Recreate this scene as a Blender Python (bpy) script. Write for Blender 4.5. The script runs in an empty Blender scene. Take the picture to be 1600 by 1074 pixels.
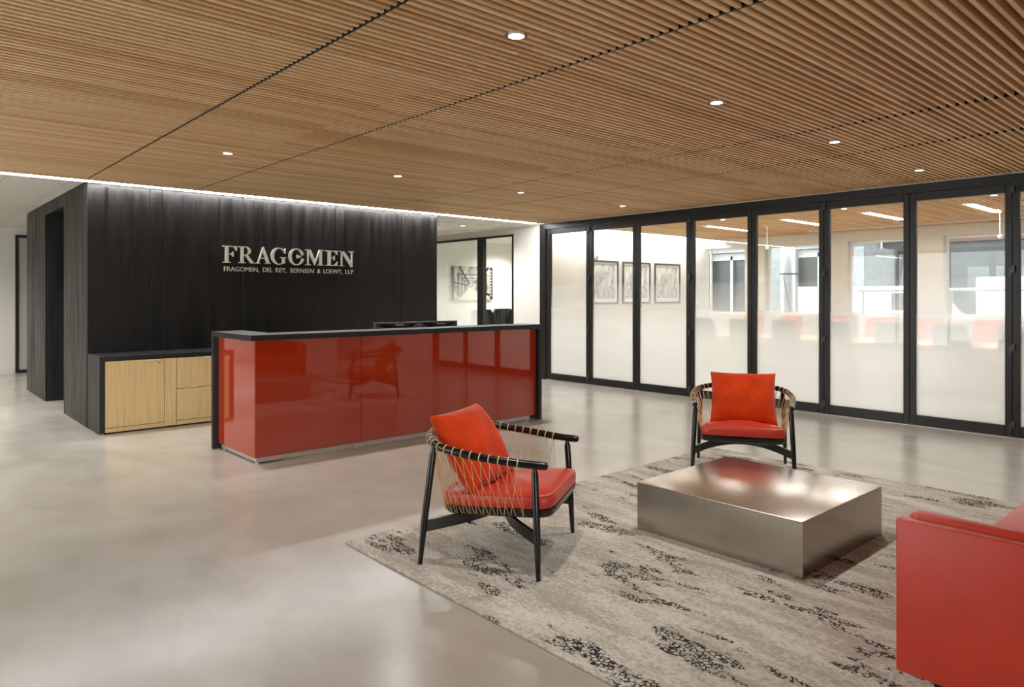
import bpy, bmesh, math, random
from mathutils import Vector, Matrix
random.seed(7)
S = bpy.context.scene
COL = S.collection
PI = math.pi

# ------------------------------------------------------------------ camera, world, exposure
TH = math.radians(41.961)
CAMH = 1.45
cam = bpy.data.cameras.new('camera')
cam.sensor_width = 36.0
cam.lens = 36.0 * 1101.0 / 1600.0
cam.shift_y = (462.0 - 537.0) / 1600.0
cam.clip_start = 0.05
cam.clip_end = 200
camo = bpy.data.objects.new('camera', cam)
COL.objects.link(camo)
camo.location = (0, 0, CAMH)
camo.rotation_euler = (PI / 2, 0, -TH)
S.camera = camo
W = bpy.data.worlds.new('overcast_sky')
S.world = W
W.use_nodes = True
W.node_tree.nodes['Background'].inputs[0].default_value = (0.94, 0.97, 1.0, 1)
W.node_tree.nodes['Background'].inputs[1].default_value = 4.0
S.view_settings.view_transform = 'Standard'
S.view_settings.look = 'None'
S.view_settings.exposure = 0.52
S.view_settings.gamma = 1.0
S.view_settings.use_curve_mapping = False
S.cycles.use_denoising = True
S.cycles.max_bounces = 10
S.cycles.diffuse_bounces = 5
S.cycles.glossy_bounces = 5
S.cycles.transmission_bounces = 8
S.cycles.transparent_max_bounces = 16
S.cycles.caustics_reflective = False
S.cycles.caustics_refractive = False
S.cycles.sample_clamp_indirect = 6.0
P_SPOT = 60.0          # lobby downlight power
E_STRIP = 42.0          # LED strip over the black wall
E_LINEAR = 42.0         # meeting room linear lights
E_COVE = 38.0           # meeting room cove strip

CEIL = 2.687            # underside of the slats
PITCH = 0.0534

# ------------------------------------------------------------------ material helpers
MATS = {}
def lin(c):
    return tuple(((v / 255.0) / 12.92 if v / 255.0 <= 0.04045 else ((v / 255.0 + 0.055) / 1.055) ** 2.4) for v in c) + (1,)
def newmat(name):
    m = bpy.data.materials.new(name)
    m.use_nodes = True
    nt = m.node_tree
    b = nt.nodes['Principled BSDF']
    MATS[name] = m
    return m, nt, b
def N(nt, t, **kw):
    n = nt.nodes.new(t)
    for k, v in kw.items():
        setattr(n, k, v)
    return n
def pmat(name, col, rough=0.5, metal=0.0, spec=0.5, var=0.0, vscale=(1, 1, 1), bump=0.0, bscale=60.0, coat=0.0, emit=None, es=0.0, sheen=0.0, detail=4.0):
    """Principled with a stretched noise that varies the colour a little, and a fine noise bump."""
    m, nt, b = newmat(name)
    b.inputs['Base Color'].default_value = lin(col)
    b.inputs['Roughness'].default_value = rough
    b.inputs['Metallic'].default_value = metal
    b.inputs['Specular IOR Level'].default_value = spec
    b.inputs['Coat Weight'].default_value = coat
    b.inputs['Coat Roughness'].default_value = 0.0
    if sheen:
        b.inputs['Sheen Weight'].default_value = sheen
        b.inputs['Sheen Roughness'].default_value = 0.4
    if emit:
        b.inputs['Emission Color'].default_value = emit + (1,)
        b.inputs['Emission Strength'].default_value = es
    tc = N(nt, 'ShaderNodeTexCoord')
    mp = N(nt, 'ShaderNodeMapping')
    mp.inputs['Scale'].default_value = vscale
    nt.links.new(tc.outputs['Object'], mp.inputs[0])
    if var:
        no = N(nt, 'ShaderNodeTexNoise')
        no.inputs['Scale'].default_value = 1.0
        no.inputs['Detail'].default_value = detail
        nt.links.new(mp.outputs[0], no.inputs['Vector'])
        rp = N(nt, 'ShaderNodeValToRGB')
        c = lin(col)
        rp.color_ramp.elements[0].position = 0.3
        rp.color_ramp.elements[1].position = 0.7
        rp.color_ramp.elements[0].color = tuple(v * (1 - var) for v in c[:3]) + (1,)
        rp.color_ramp.elements[1].color = tuple(min(1, v * (1 + var)) for v in c[:3]) + (1,)
        nt.links.new(no.outputs['Fac'], rp.inputs[0])
        nt.links.new(rp.outputs[0], b.inputs['Base Color'])
    if bump:
        n2 = N(nt, 'ShaderNodeTexNoise')
        n2.inputs['Scale'].default_value = bscale
        n2.inputs['Detail'].default_value = 3
        nt.links.new(tc.outputs['Object'], n2.inputs['Vector'])
        bp = N(nt, 'ShaderNodeBump')
        bp.inputs['Strength'].default_value = bump
        bp.inputs['Distance'].default_value = 0.01
        nt.links.new(n2.outputs['Fac'], bp.inputs['Height'])
        nt.links.new(bp.outputs[0], b.inputs['Normal'])
    return m
def emat(name, col, s):
    m, nt, b = newmat(name)
    b.inputs['Base Color'].default_value = (0.8, 0.8, 0.8, 1)
    b.inputs['Emission Color'].default_value = col + (1,)
    b.inputs['Emission Strength'].default_value = s
    return m

pmat('white_paint', (232, 229, 222), 0.6, bump=0.03, bscale=150)
pmat('white_tile', (226, 221, 211), 0.8, var=0.03, vscale=(3, 3, 3), bump=0.05, bscale=250)
pmat('black_metal', (26, 24, 23), 0.38, 0.0, 0.5, bump=0.02, bscale=300)
pmat('door_metal', (32, 29, 27), 0.42, 0.0, 0.5)
pmat('black_laminate', (23, 23, 24), 0.45, 0.0, 0.5, bump=0.02, bscale=400)
def mat_blackwood():
    m = pmat('black_wood', (19, 17, 16), 0.4, 0.0, 0.4, var=0.35, vscale=(40, 40, 2))
    nt = m.node_tree; b = nt.nodes['Principled BSDF']
    tc = N(nt, 'ShaderNodeTexCoord')
    mp = N(nt, 'ShaderNodeMapping'); mp.inputs['Scale'].default_value = (14, 14, 0.9)
    nt.links.new(tc.outputs['Object'], mp.inputs[0])
    no = N(nt, 'ShaderNodeTexNoise'); no.inputs['Scale'].default_value = 1.0; no.inputs['Detail'].default_value = 7; no.inputs['Roughness'].default_value = 0.65
    nt.links.new(mp.outputs[0], no.inputs['Vector'])
    mr = N(nt, 'ShaderNodeMapRange'); mr.inputs['From Min'].default_value = 0.35; mr.inputs['From Max'].default_value = 0.65
    mr.inputs['To Min'].default_value = 0.3; mr.inputs['To Max'].default_value = 0.62
    nt.links.new(no.outputs['Fac'], mr.inputs['Value']); nt.links.new(mr.outputs[0], b.inputs['Roughness'])
    bp = N(nt, 'ShaderNodeBump'); bp.inputs['Strength'].default_value = 0.3; bp.inputs['Distance'].default_value = 0.004
    nt.links.new(no.outputs['Fac'], bp.inputs['Height']); nt.links.new(bp.outputs[0], b.inputs['Normal'])
mat_blackwood()
pmat('black_gloss', (16, 15, 15), 0.25)
pmat('dark_void', (10, 9, 8), 0.7)
pmat('oak', (214, 184, 132), 0.5, var=0.14, vscale=(90, 90, 2.5), bump=0.02, bscale=200)
pmat('steel', (176, 168, 156), 0.26, 1.0, var=0.05, vscale=(140, 140, 1.2))
pmat('kick_steel', (214, 209, 200), 0.42, 0.75)
pmat('sign_metal', (230, 225, 214), 0.45, 0.1)
pmat('red_glass', (168, 50, 24), 0.0, 0.0, 0.8, coat=0.3)
pmat('red_leather', (202, 60, 42), 0.33, 0.0, 0.5, var=0.06, vscale=(5, 5, 5), bump=0.12, bscale=260)
pmat('red_velvet', (206, 64, 22), 0.9, 0.0, 0.08, var=0.14, vscale=(8, 8, 8), bump=0.35, bscale=16, sheen=0.25)
pmat('cord_tan', (224, 192, 138), 0.6, bump=0.1, bscale=600)
pmat('plastic_black', (26, 26, 27), 0.35)
pmat('plastic_grey', (66, 65, 64), 0.4)
pmat('chair_mesh', (118, 118, 114), 0.75)
pmat('chair_red', (206, 104, 86), 0.7)
pmat('table_wood', (226, 203, 170), 0.45, var=0.08, vscale=(3, 40, 40))
pmat('frame_grey', (70, 72, 76), 0.45)
pmat('mat_board', (242, 242, 240), 0.8)
pmat('beige_shade', (220, 214, 204), 0.8, var=0.04, vscale=(40, 40, 0.5))
pmat('granite', (140, 141, 142), 0.6, var=0.2, vscale=(6, 6, 6), detail=9)
pmat('dark_facade', (62, 62, 64), 0.35, var=0.35, vscale=(0.5, 0.5, 0.35))
pmat('facade_band', (104, 66, 66), 0.6)
pmat('outdoor_steel', (186, 188, 190), 0.3, 0.8)
pmat('van_white', (196, 196, 195), 0.35)
pmat('street', (120, 120, 120), 0.8, var=0.1, vscale=(2, 2, 2))
pmat('white_gloss', (238, 238, 236), 0.3)
pmat('carpet_grey', (168, 164, 156), 0.95, var=0.08, vscale=(20, 20, 20))
emat('lens_light', (1.0, 0.97, 0.92), 9.0)
emat('strip_light', (0.97, 0.98, 1.0), E_STRIP)
emat('linear_light', (1.0, 0.985, 0.965), E_LINEAR)
emat('cove_light', (1.0, 0.98, 0.95), E_COVE)

def mat_slat():
    m, nt, b = newmat('slat_wood')
    ge = N(nt, 'ShaderNodeNewGeometry')
    sp = N(nt, 'ShaderNodeSeparateXYZ')
    nt.links.new(ge.outputs['Position'], sp.inputs[0])
    dv = N(nt, 'ShaderNodeMath', operation='DIVIDE'); dv.inputs[1].default_value = PITCH
    nt.links.new(sp.outputs['Y'], dv.inputs[0])
    fl = N(nt, 'ShaderNodeMath', operation='ROUND')
    nt.links.new(dv.outputs[0], fl.inputs[0])
    xs = N(nt, 'ShaderNodeMath', operation='MULTIPLY'); xs.inputs[1].default_value = 0.41
    nt.links.new(sp.outputs['X'], xs.inputs[0])
    xf = N(nt, 'ShaderNodeMath', operation='FLOOR')
    nt.links.new(xs.outputs[0], xf.inputs[0])
    cb = N(nt, 'ShaderNodeCombineXYZ')
    nt.links.new(fl.outputs[0], cb.inputs[0]); nt.links.new(xf.outputs[0], cb.inputs[1])
    wn = N(nt, 'ShaderNodeTexWhiteNoise')
    nt.links.new(cb.outputs[0], wn.inputs['Vector'])
    mp = N(nt, 'ShaderNodeMapping'); mp.inputs['Scale'].default_value = (1.2, 45, 45)
    nt.links.new(ge.outputs['Position'], mp.inputs[0])
    no = N(nt, 'ShaderNodeTexNoise'); no.inputs['Scale'].default_value = 1.0; no.inputs['Detail'].default_value = 5
    nt.links.new(mp.outputs[0], no.inputs['Vector'])
    mx = N(nt, 'ShaderNodeMath', operation='MULTIPLY_ADD'); mx.inputs[1].default_value = 0.62
    nt.links.new(wn.outputs['Value'], mx.inputs[0])
    n5 = N(nt, 'ShaderNodeMath', operation='MULTIPLY'); n5.inputs[1].default_value = 0.5
    nt.links.new(no.outputs['Fac'], n5.inputs[0]); nt.links.new(n5.outputs[0], mx.inputs[2])
    rp = N(nt, 'ShaderNodeValToRGB')
    e = rp.color_ramp.elements
    e[0].position = 0.1; e[0].color = lin((203, 158, 108))
    e[1].position = 0.9; e[1].color = lin((242, 210, 166))
    k = e.new(0.5); k.color = lin((230, 193, 144))
    nt.links.new(mx.outputs[0], rp.inputs[0])
    nt.links.new(rp.outputs[0], b.inputs['Base Color'])
    b.inputs['Roughness'].default_value = 0.5
mat_slat()

def mat_floor():
    m, nt, b = newmat('concrete')
    tc = N(nt, 'ShaderNodeTexCoord')
    def noise(scale, det, sc=(1, 1, 1), rough=0.5, dist=0.0):
        mp = N(nt, 'ShaderNodeMapping'); mp.inputs['Scale'].default_value = sc
        nt.links.new(tc.outputs['Object'], mp.inputs[0])
        n = N(nt, 'ShaderNodeTexNoise')
        n.inputs['Scale'].default_value = scale; n.inputs['Detail'].default_value = det
        n.inputs['Roughness'].default_value = rough; n.inputs['Distortion'].default_value = dist
        nt.links.new(mp.outputs[0], n.inputs['Vector'])
        return n
    n1 = noise(0.55, 7, (1, 1, 1), 0.6, 0.6)
    n2 = noise(2.6, 6, (1.3, 0.7, 1), 0.5, 0.2)
    n3 = noise(140, 2)
    a = N(nt, 'ShaderNodeMath', operation='MULTIPLY_ADD'); a.inputs[1].default_value = 0.72
    nt.links.new(n1.outputs['Fac'], a.inputs[0])
    c = N(nt, 'ShaderNodeMath', operation='MULTIPLY'); c.inputs[1].default_value = 0.28
    nt.links.new(n2.outputs['Fac'], c.inputs[0]); nt.links.new(c.outputs[0], a.inputs[2])
    rp = N(nt, 'ShaderNodeValToRGB')
    e = rp.color_ramp.elements
    e[0].position = 0.3; e[0].color = lin((164, 158, 147))
    e[1].position = 0.7; e[1].color = lin((197, 192, 183))
    k = e.new(0.48); k.color = lin((183, 177, 167))
    nt.links.new(a.outputs[0], rp.inputs[0])
    sp = N(nt, 'ShaderNodeValToRGB')
    sp.color_ramp.elements[0].position = 0.66; sp.color_ramp.elements[0].color = (1, 1, 1, 1)
    sp.color_ramp.elements[1].position = 0.76; sp.color_ramp.elements[1].color = (0.62, 0.6, 0.58, 1)
    nt.links.new(n3.outputs['Fac'], sp.inputs[0])
    mm = N(nt, 'ShaderNodeMix', data_type='RGBA', blend_type='MULTIPLY'); mm.inputs['Factor'].default_value = 1.0
    nt.links.new(rp.outputs[0], mm.inputs[6]); nt.links.new(sp.outputs[0], mm.inputs[7])
    nt.links.new(mm.outputs[2], b.inputs['Base Color'])
    r2 = N(nt, 'ShaderNodeMapRange'); r2.inputs['To Min'].default_value = 0.15; r2.inputs['To Max'].default_value = 0.30
    nt.links.new(n2.outputs['Fac'], r2.inputs['Value']); nt.links.new(r2.outputs[0], b.inputs['Roughness'])
    b.inputs['Specular IOR Level'].default_value = 0.5
mat_floor()

def mat_rug():
    m, nt, b = newmat('rug_weave')
    tc = N(nt, 'ShaderNodeTexCoord')
    def noise(scale, det, sc, rough=0.6, off=(0, 0, 0)):
        mp = N(nt, 'ShaderNodeMapping'); mp.inputs['Scale'].default_value = sc; mp.inputs['Location'].default_value = off
        nt.links.new(tc.outputs['Object'], mp.inputs[0])
        n = N(nt, 'ShaderNodeTexNoise'); n.inputs['Scale'].default_value = scale; n.inputs['Detail'].default_value = det
        n.inputs['Roughness'].default_value = rough
        nt.links.new(mp.outputs[0], n.inputs['Vector'])
        return n
    def ramp(src, p0, c0, p1, c1):
        r = N(nt, 'ShaderNodeValToRGB')
        r.color_ramp.elements[0].position = p0; r.color_ramp.elements[0].color = c0
        r.color_ramp.elements[1].position = p1; r.color_ramp.elements[1].color = c1
        nt.links.new(src, r.inputs[0])
        return r
    n1 = noise(1.0, 6, (9, 2.0, 1), 0.7)
    n0 = noise(1.0, 6, (90, 32, 1), 0.75, (3, 1, 0))
    ad = N(nt, 'ShaderNodeMath', operation='MULTIPLY_ADD'); ad.inputs[1].default_value = 0.55
    nt.links.new(n0.outputs['Fac'], ad.inputs[0])
    h5 = N(nt, 'ShaderNodeMath', operation='MULTIPLY'); h5.inputs[1].default_value = 0.45
    nt.links.new(n1.outputs['Fac'], h5.inputs[0]); nt.links.new(h5.outputs[0], ad.inputs[2])
    base = ramp(ad.outputs[0], 0.47, lin((176, 168, 156)), 0.53, lin((213, 207, 196)))
    nb = noise(1.0, 5, (2.2, 0.8, 1), 0.6, (4, 2, 0))
    tint = ramp(nb.outputs['Fac'], 0.35, (0.88, 0.875, 0.87, 1), 0.65, (1.04, 1.035, 1.03, 1))
    m1 = N(nt, 'ShaderNodeMix', data_type='RGBA', blend_type='MULTIPLY'); m1.inputs['Factor'].default_value = 1.0
    nt.links.new(base.outputs[0], m1.inputs[6]); nt.links.new(tint.outputs[0], m1.inputs[7])
    # crackle patches, elongated along the streaks
    vo = N(nt, 'ShaderNodeTexVoronoi', feature='DISTANCE_TO_EDGE'); vo.inputs['Scale'].default_value = 55.0
    mpv = N(nt, 'ShaderNodeMapping'); mpv.inputs['Scale'].default_value = (1.0, 0.8, 1)
    nt.links.new(tc.outputs['Object'], mpv.inputs[0]); nt.links.new(mpv.outputs[0], vo.inputs['Vector'])
    edge = ramp(vo.outputs['Distance'], 0.08, (1, 1, 1, 1), 0.20, (0, 0, 0, 1))
    nk = noise(30.0, 2, (1, 1, 1), 0.5)
    brk = ramp(nk.outputs['Fac'], 0.36, (0, 0, 0, 1), 0.46, (1, 1, 1, 1))
    npz = noise(1.0, 5, (5.0, 1.6, 1), 0.6, (9, 5, 0))
    patch = ramp(npz.outputs['Fac'], 0.555, (0, 0, 0, 1), 0.575, (1, 1, 1, 1))
    q1 = N(nt, 'ShaderNodeMath', operation='MULTIPLY'); nt.links.new(edge.outputs[0], q1.inputs[0]); nt.links.new(patch.outputs[0], q1.inputs[1])
    q2 = N(nt, 'ShaderNodeMath', operation='MULTIPLY'); nt.links.new(q1.outputs[0], q2.inputs[0]); nt.links.new(brk.outputs[0], q2.inputs[1])
    m2 = N(nt, 'ShaderNodeMix', data_type='RGBA')
    nt.links.new(q2.outputs[0], m2.inputs['Factor'])
    nt.links.new(m1.outputs[2], m2.inputs[6]); m2.inputs[7].default_value = lin((52, 46, 44))
    nt.links.new(m2.outputs[2], b.inputs['Base Color'])
    b.inputs['Roughness'].default_value = 0.95
    b.inputs['Specular IOR Level'].default_value = 0.1
    nf = noise(420.0, 2, (1, 1, 1))
    bp = N(nt, 'ShaderNodeBump'); bp.inputs['Strength'].default_value = 0.35; bp.inputs['Distance'].default_value = 0.004
    nt.links.new(nf.outputs['Fac'], bp.inputs['Height']); nt.links.new(bp.outputs[0], b.inputs['Normal'])
mat_rug()

def mat_glass(name, stops=None, tint=(0.96, 0.98, 0.97)):
    """thin pane: see-through with a fresnel reflection; stops = frosted film opacity by height"""
    m = bpy.data.materials.new(name); m.use_nodes = True; MATS[name] = m
    nt = m.node_tree; nt.nodes.clear()
    out = N(nt, 'ShaderNodeOutputMaterial')
    tr = N(nt, 'ShaderNodeBsdfTransparent'); tr.inputs[0].default_value = tint + (1,)
    gl = N(nt, 'ShaderNodeBsdfGlossy'); gl.inputs['Roughness'].default_value = 0.0
    fr = N(nt, 'ShaderNodeFresnel'); fr.inputs['IOR'].default_value = 1.45
    gb = N(nt, 'ShaderNodeNewGeometry')      # same reflectance on both faces of the thin pane
    ir = N(nt, 'ShaderNodeMapRange'); ir.inputs['To Min'].default_value = 1.45; ir.inputs['To Max'].default_value = 1 / 1.45
    nt.links.new(gb.outputs['Backfacing'], ir.inputs['Value']); nt.links.new(ir.outputs[0], fr.inputs['IOR'])
    mx = N(nt, 'ShaderNodeMixShader')
    body = tr
    if stops:
        df = N(nt, 'ShaderNodeBsdfDiffuse'); df.inputs[0].default_value = (0.86, 0.87, 0.85, 1)
        tl = N(nt, 'ShaderNodeBsdfTranslucent'); tl.inputs[0].default_value = (0.9, 0.91, 0.89, 1)
        fm = N(nt, 'ShaderNodeMixShader'); fm.inputs[0].default_value = 0.62
        nt.links.new(df.outputs[0], fm.inputs[1]); nt.links.new(tl.outputs[0], fm.inputs[2])
        ge = N(nt, 'ShaderNodeNewGeometry'); sp = N(nt, 'ShaderNodeSeparateXYZ')
        nt.links.new(ge.outputs['Position'], sp.inputs[0])
        dv = N(nt, 'ShaderNodeMath', operation='DIVIDE'); dv.inputs[1].default_value = 3.0
        nt.links.new(sp.outputs['Z'], dv.inputs[0])
        rp = N(nt, 'ShaderNodeValToRGB')
        el = rp.color_ramp.elements
        while len(el) > 1: el.remove(el[-1])
        for i, (z, a) in enumerate(stops):
            e = el[0] if i == 0 else el.new(z / 3.0)
            e.position = z / 3.0; e.color = (a, a, a, 1)
        nt.links.new(dv.outputs[0], rp.inputs[0])
        b2 = N(nt, 'ShaderNodeMixShader')
        nt.links.new(rp.outputs[0], b2.inputs[0]); nt.links.new(tr.outputs[0], b2.inputs[1]); nt.links.new(fm.outputs[0], b2.inputs[2])
        body = b2
    nt.links.new(fr.outputs[0], mx.inputs[0]); nt.links.new(body.outputs[0], mx.inputs[1]); nt.links.new(gl.outputs[0], mx.inputs[2])
    nt.links.new(mx.outputs[0], out.inputs[0])
mat_glass('film_glass', [(0.0, 0.85), (0.62, 0.80), (0.85, 0.60), (1.1, 0.36), (1.4, 0.19), (1.625, 0.085), (1.632, 0.02), (3.0, 0.0)])
mat_glass('office_glass', [(0.0, 0.7), (0.9, 0.6), (1.3, 0.3), (1.8, 0.07), (2.2, 0.02)], (0.95, 0.985, 0.97))
mat_glass('clear_glass')
mat_glass('frost_glass', [(0.0, 0.92), (3.0, 0.9)])

def mat_photo(name, a, b_, sc):
    m, nt, b = newmat(name)
    tc = N(nt, 'ShaderNodeTexCoord'); mp = N(nt, 'ShaderNodeMapping'); mp.inputs['Scale'].default_value = sc
    nt.links.new(tc.outputs['Object'], mp.inputs[0])
    n = N(nt, 'ShaderNodeTexNoise'); n.inputs['Scale'].default_value = 1.0; n.inputs['Detail'].default_value = 10; n.inputs['Roughness'].default_value = 0.75
    nt.links.new(mp.outputs[0], n.inputs['Vector'])
    r = N(nt, 'ShaderNodeValToRGB')
    r.color_ramp.elements[0].position = 0.38; r.color_ramp.elements[0].color = lin(a)
    r.color_ramp.elements[1].position = 0.62; r.color_ramp.elements[1].color = lin(b_)
    nt.links.new(n.outputs['Fac'], r.inputs[0]); nt.links.new(r.outputs[0], b.inputs['Base Color'])
    b.inputs['Roughness'].default_value = 0.4
mat_photo('etching', (150, 150, 150), (236, 236, 236), (9, 9, 4))
mat_photo('bridge_mid', (118, 114, 104), (226, 222, 208), (8, 8, 5))

# ------------------------------------------------------------------ mesh helpers
class MB:
    def __init__(s): s.v = []; s.f = []
    def add(s, vs, fs):
        o = len(s.v); s.v += [tuple(p) for p in vs]; s.f += [tuple(i + o for i in f) for f in fs]; return s
    def box(s, x0, x1, y0, y1, z0, z1):
        return s.add([(x0, y0, z0), (x1, y0, z0), (x1, y1, z0), (x0, y1, z0), (x0, y0, z1), (x1, y0, z1), (x1, y1, z1), (x0, y1, z1)],
                     [(0, 3, 2, 1), (4, 5, 6, 7), (0, 1, 5, 4), (1, 2, 6, 5), (2, 3, 7, 6), (3, 0, 4, 7)])
    def tube(s, pts, rad, n=10, cap=True, flat=1.0):
        pts = [Vector(p) for p in pts]
        k = len(pts)
        if not hasattr(rad, '__len__'): rad = [rad] * k
        T = []
        for i in range(k):
            t = pts[min(i + 1, k - 1)] - pts[max(i - 1, 0)]
            T.append(t.normalized())
        up = Vector((0, 0, 1)) if abs(T[0].z) < 0.9 else Vector((1, 0, 0))
        u = T[0].cross(up).normalized()
        vs = []
        for i in range(k):
            u = (u - T[i] * u.dot(T[i])).normalized()
            w = T[i].cross(u)
            for j in range(n):
                a = 2 * PI * j / n
                vs.append(pts[i] + (u * math.cos(a) + w * math.sin(a) * flat) * rad[i])
        fs = []
        for i in range(k - 1):
            for j in range(n):
                a = i * n + j; b = i * n + (j + 1) % n
                fs.append((a, b, b + n, a + n))
        if cap:
            fs.append(tuple(range(n - 1, -1, -1))); fs.append(tuple((k - 1) * n + j for j in range(n)))
        return s.add(vs, fs)
    def prism(s, poly, axis, a, b):
        """2-D polygon extruded: axis 'y' takes (x,z), 'z' takes (x,y), 'x' takes (y,z)"""
        def P(p, t):
            return {'y': (p[0], t, p[1]), 'z': (p[0], p[1], t), 'x': (t, p[0], p[1])}[axis]
        n = len(poly)
        vs = [P(p, a) for p in poly] + [P(p, b) for p in poly]
        fs = [tuple(range(n)), tuple(range(2 * n - 1, n - 1, -1))] + [(i, i + n, (i + 1) % n + n, (i + 1) % n) for i in range(n)]
        return s.add(vs, fs)
    def loft(s, rings, cap=True):
        n = len(rings[0]); vs = [p for r in rings for p in r]; fs = []
        for i in range(len(rings) - 1):
            for j in range(n):
                a = i * n + j; b = i * n + (j + 1) % n
                fs.append((a, b, b + n, a + n))
        if cap:
            fs.append(tuple(range(n - 1, -1, -1))); fs.append(tuple((len(rings) - 1) * n + j for j in range(n)))
        return s.add(vs, fs)
    def mesh(s, name, mat, smooth=False, bevel=0.0, seg=2):
        me = bpy.data.meshes.new(name)
        me.from_pydata(s.v, [], s.f)
        bm = bmesh.new(); bm.from_mesh(me)
        bmesh.ops.recalc_face_normals(bm, faces=bm.faces)
        if bevel:
            bmesh.ops.bevel(bm, geom=list(bm.edges), offset=bevel, segments=seg, profile=0.5, affect='EDGES')
        bm.to_mesh(me); bm.free()
        me.materials.append(MATS[mat])
        if smooth or (bevel and seg > 1):
            me.polygons.foreach_set('use_smooth', [True] * len(me.polygons))
            if bevel or smooth == 'auto':
                try: me.set_sharp_from_angle(angle=math.radians(40))
                except Exception: pass
        me.update()
        return me
    def build(s, name, mat, parent=None, smooth=False, bevel=0.0, seg=2):
        return link(name, s.mesh(name, mat, smooth, bevel, seg), parent)
def link(name, me, parent=None, loc=None):
    o = bpy.data.objects.new(name, me); COL.objects.link(o)
    if parent is not None: o.parent = parent
    if loc is not None: o.location = loc
    return o
def box(name, mat, b, parent=None, bevel=0.0, seg=2):
    return MB().box(*b).build(name, mat, parent, bevel=bevel, seg=seg)
def tag(o, label, cat, group=None, kind=None):
    o['label'] = label; o['category'] = cat
    if group: o['group'] = group
    if kind: o['kind'] = kind
    return o
def empty(name, loc=(0, 0, 0), rz=0.0):
    o = bpy.data.objects.new(name, None); COL.objects.link(o)
    o.location = loc; o.rotation_euler = (0, 0, rz); o.empty_display_size = 0.1
    return o
def copy_tree(o, parent=None):
    c = o.copy(); COL.objects.link(c); c.parent = parent
    for ch in list(o.children):
        copy_tree(ch, c)
    return c
ORD = ['first', 'second', 'third', 'fourth', 'fifth', 'sixth', 'seventh', 'eighth']
def struct(o, label, cat):
    return tag(o, label, cat, kind='structure')
def textmesh(txt, size, depth):
    cu = bpy.data.curves.new('t', 'FONT'); cu.body = txt; cu.size = size; cu.extrude = depth
    cu.resolution_u = 3
    ob = bpy.data.objects.new('t', cu); COL.objects.link(ob)
    dg = bpy.context.evaluated_depsgraph_get()
    me = bpy.data.meshes.new_from_object(ob.evaluated_get(dg))
    bpy.data.objects.remove(ob); bpy.data.curves.remove(cu)
    return me
def px(P):
    dx, dy, dz = P[0], P[1], P[2] - CAMH
    t = math.sin(TH) * dx + math.cos(TH) * dy
    r = math.cos(TH) * dx - math.sin(TH) * dy
    return t, 800 + 1101 * r / max(t, 1e-3), 462 - 1101 * dz / max(t, 1e-3)

# ------------------------------------------------------------------ floors
XG = 8.61               # plane of the folding glass doors
fl = box('floor', 'concrete', (-4.2, XG + 0.05, -5.2, 16.2, -0.12, 0.0))
struct(fl, 'polished grey concrete lobby floor with mottled patches', 'floor')
fl2 = box('floor', 'carpet_grey', (XG + 0.06, 14.1, -2.0, 13.0, -0.12, 0.0))
struct(fl2, 'pale grey floor of the glazed meeting room', 'floor')

# ------------------------------------------------------------------ lobby slat ceiling
SW, SH = 0.020, 0.052
joints = [-0.82, 1.652, 2.768, 5.243, 6.372, 8.50]
ceil_root = box('ceiling', 'dark_void', (-0.9, XG + 0.02, -0.16, 8.725, CEIL + SH, CEIL + SH + 0.03))
struct(ceil_root, 'linear wood slat ceiling over the lobby with staggered butt joints', 'ceiling')
box('edge_trim', 'white_paint', (8.512, 8.535, -0.14, 8.72, CEIL - 0.004, CEIL + SH - 0.002), ceil_root)
for jx in joints[1:-1]:
    box('joint_batten', 'dark_void', (jx - 0.0085, jx + 0.0085, -0.14, 8.71, CEIL + 0.005, CEIL + SH), ceil_root)
row0, row1 = 0, int(8.70 / PITCH)
allslats = []
DL_X = (2.258, 3.992, 5.722, 7.63)
DL_Y = (2.48, 6.205)
for r in range(row0, row1 + 1):
    y = r * PITCH
    for p in range(len(joints) - 1):
        x0, x1 = joints[p] + 0.011, joints[p + 1] - 0.011
        segs = [(x0, x1)]
        for lx in DL_X:
            for ly in DL_Y:
                if abs(y - ly) < 0.055 and x0 < lx - 0.06 and lx + 0.06 < x1:
                    segs = [(x0, lx - 0.05), (lx + 0.05, x1)]
        best = -1
        for k in range(13):
            t, u, v = px((x0 + (x1 - x0) * k / 12.0, y, CEIL))
            if t > 0.3 and -20 < u < 1620 and -20 < v < 1074:
                best = max(best, 1.0 / t)
        for s in segs:
            allslats.append((best, s, y))
allslats.sort(key=lambda a: -a[0])
slat_mesh = {}
rest = MB()
for i, (bst, (x0, x1), y) in enumerate(allslats):
    L = round(x1 - x0, 4)
    if i < 300 and bst > 0:
        if L not in slat_mesh:
            slat_mesh[L] = MB().box(0, L, -SW / 2, SW / 2, 0, SH).mesh('slat', 'slat_wood')
        link('slat', slat_mesh[L], ceil_root, (x0, y, CEIL))
    else:
        rest.box(x0, x1, y - SW / 2, y + SW / 2, CEIL, CEIL + SH)
rs = rest.build('distant_slats', 'slat_wood', ceil_root)
rs['kind'] = 'stuff'

# plain ceiling behind the camera and beside the slats
cb = box('ceiling', 'white_paint', (-4.2, XG + 0.05, -5.2, -0.17, 2.70, 2.76))
struct(cb, 'plain white ceiling behind the sofa wall', 'ceiling')
cb2 = box('ceiling', 'white_paint', (-4.2, -0.91, -0.16, 8.86, 2.70, 2.76))
struct(cb2, 'plain white ceiling strip beside the wood slats', 'ceiling')

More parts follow.
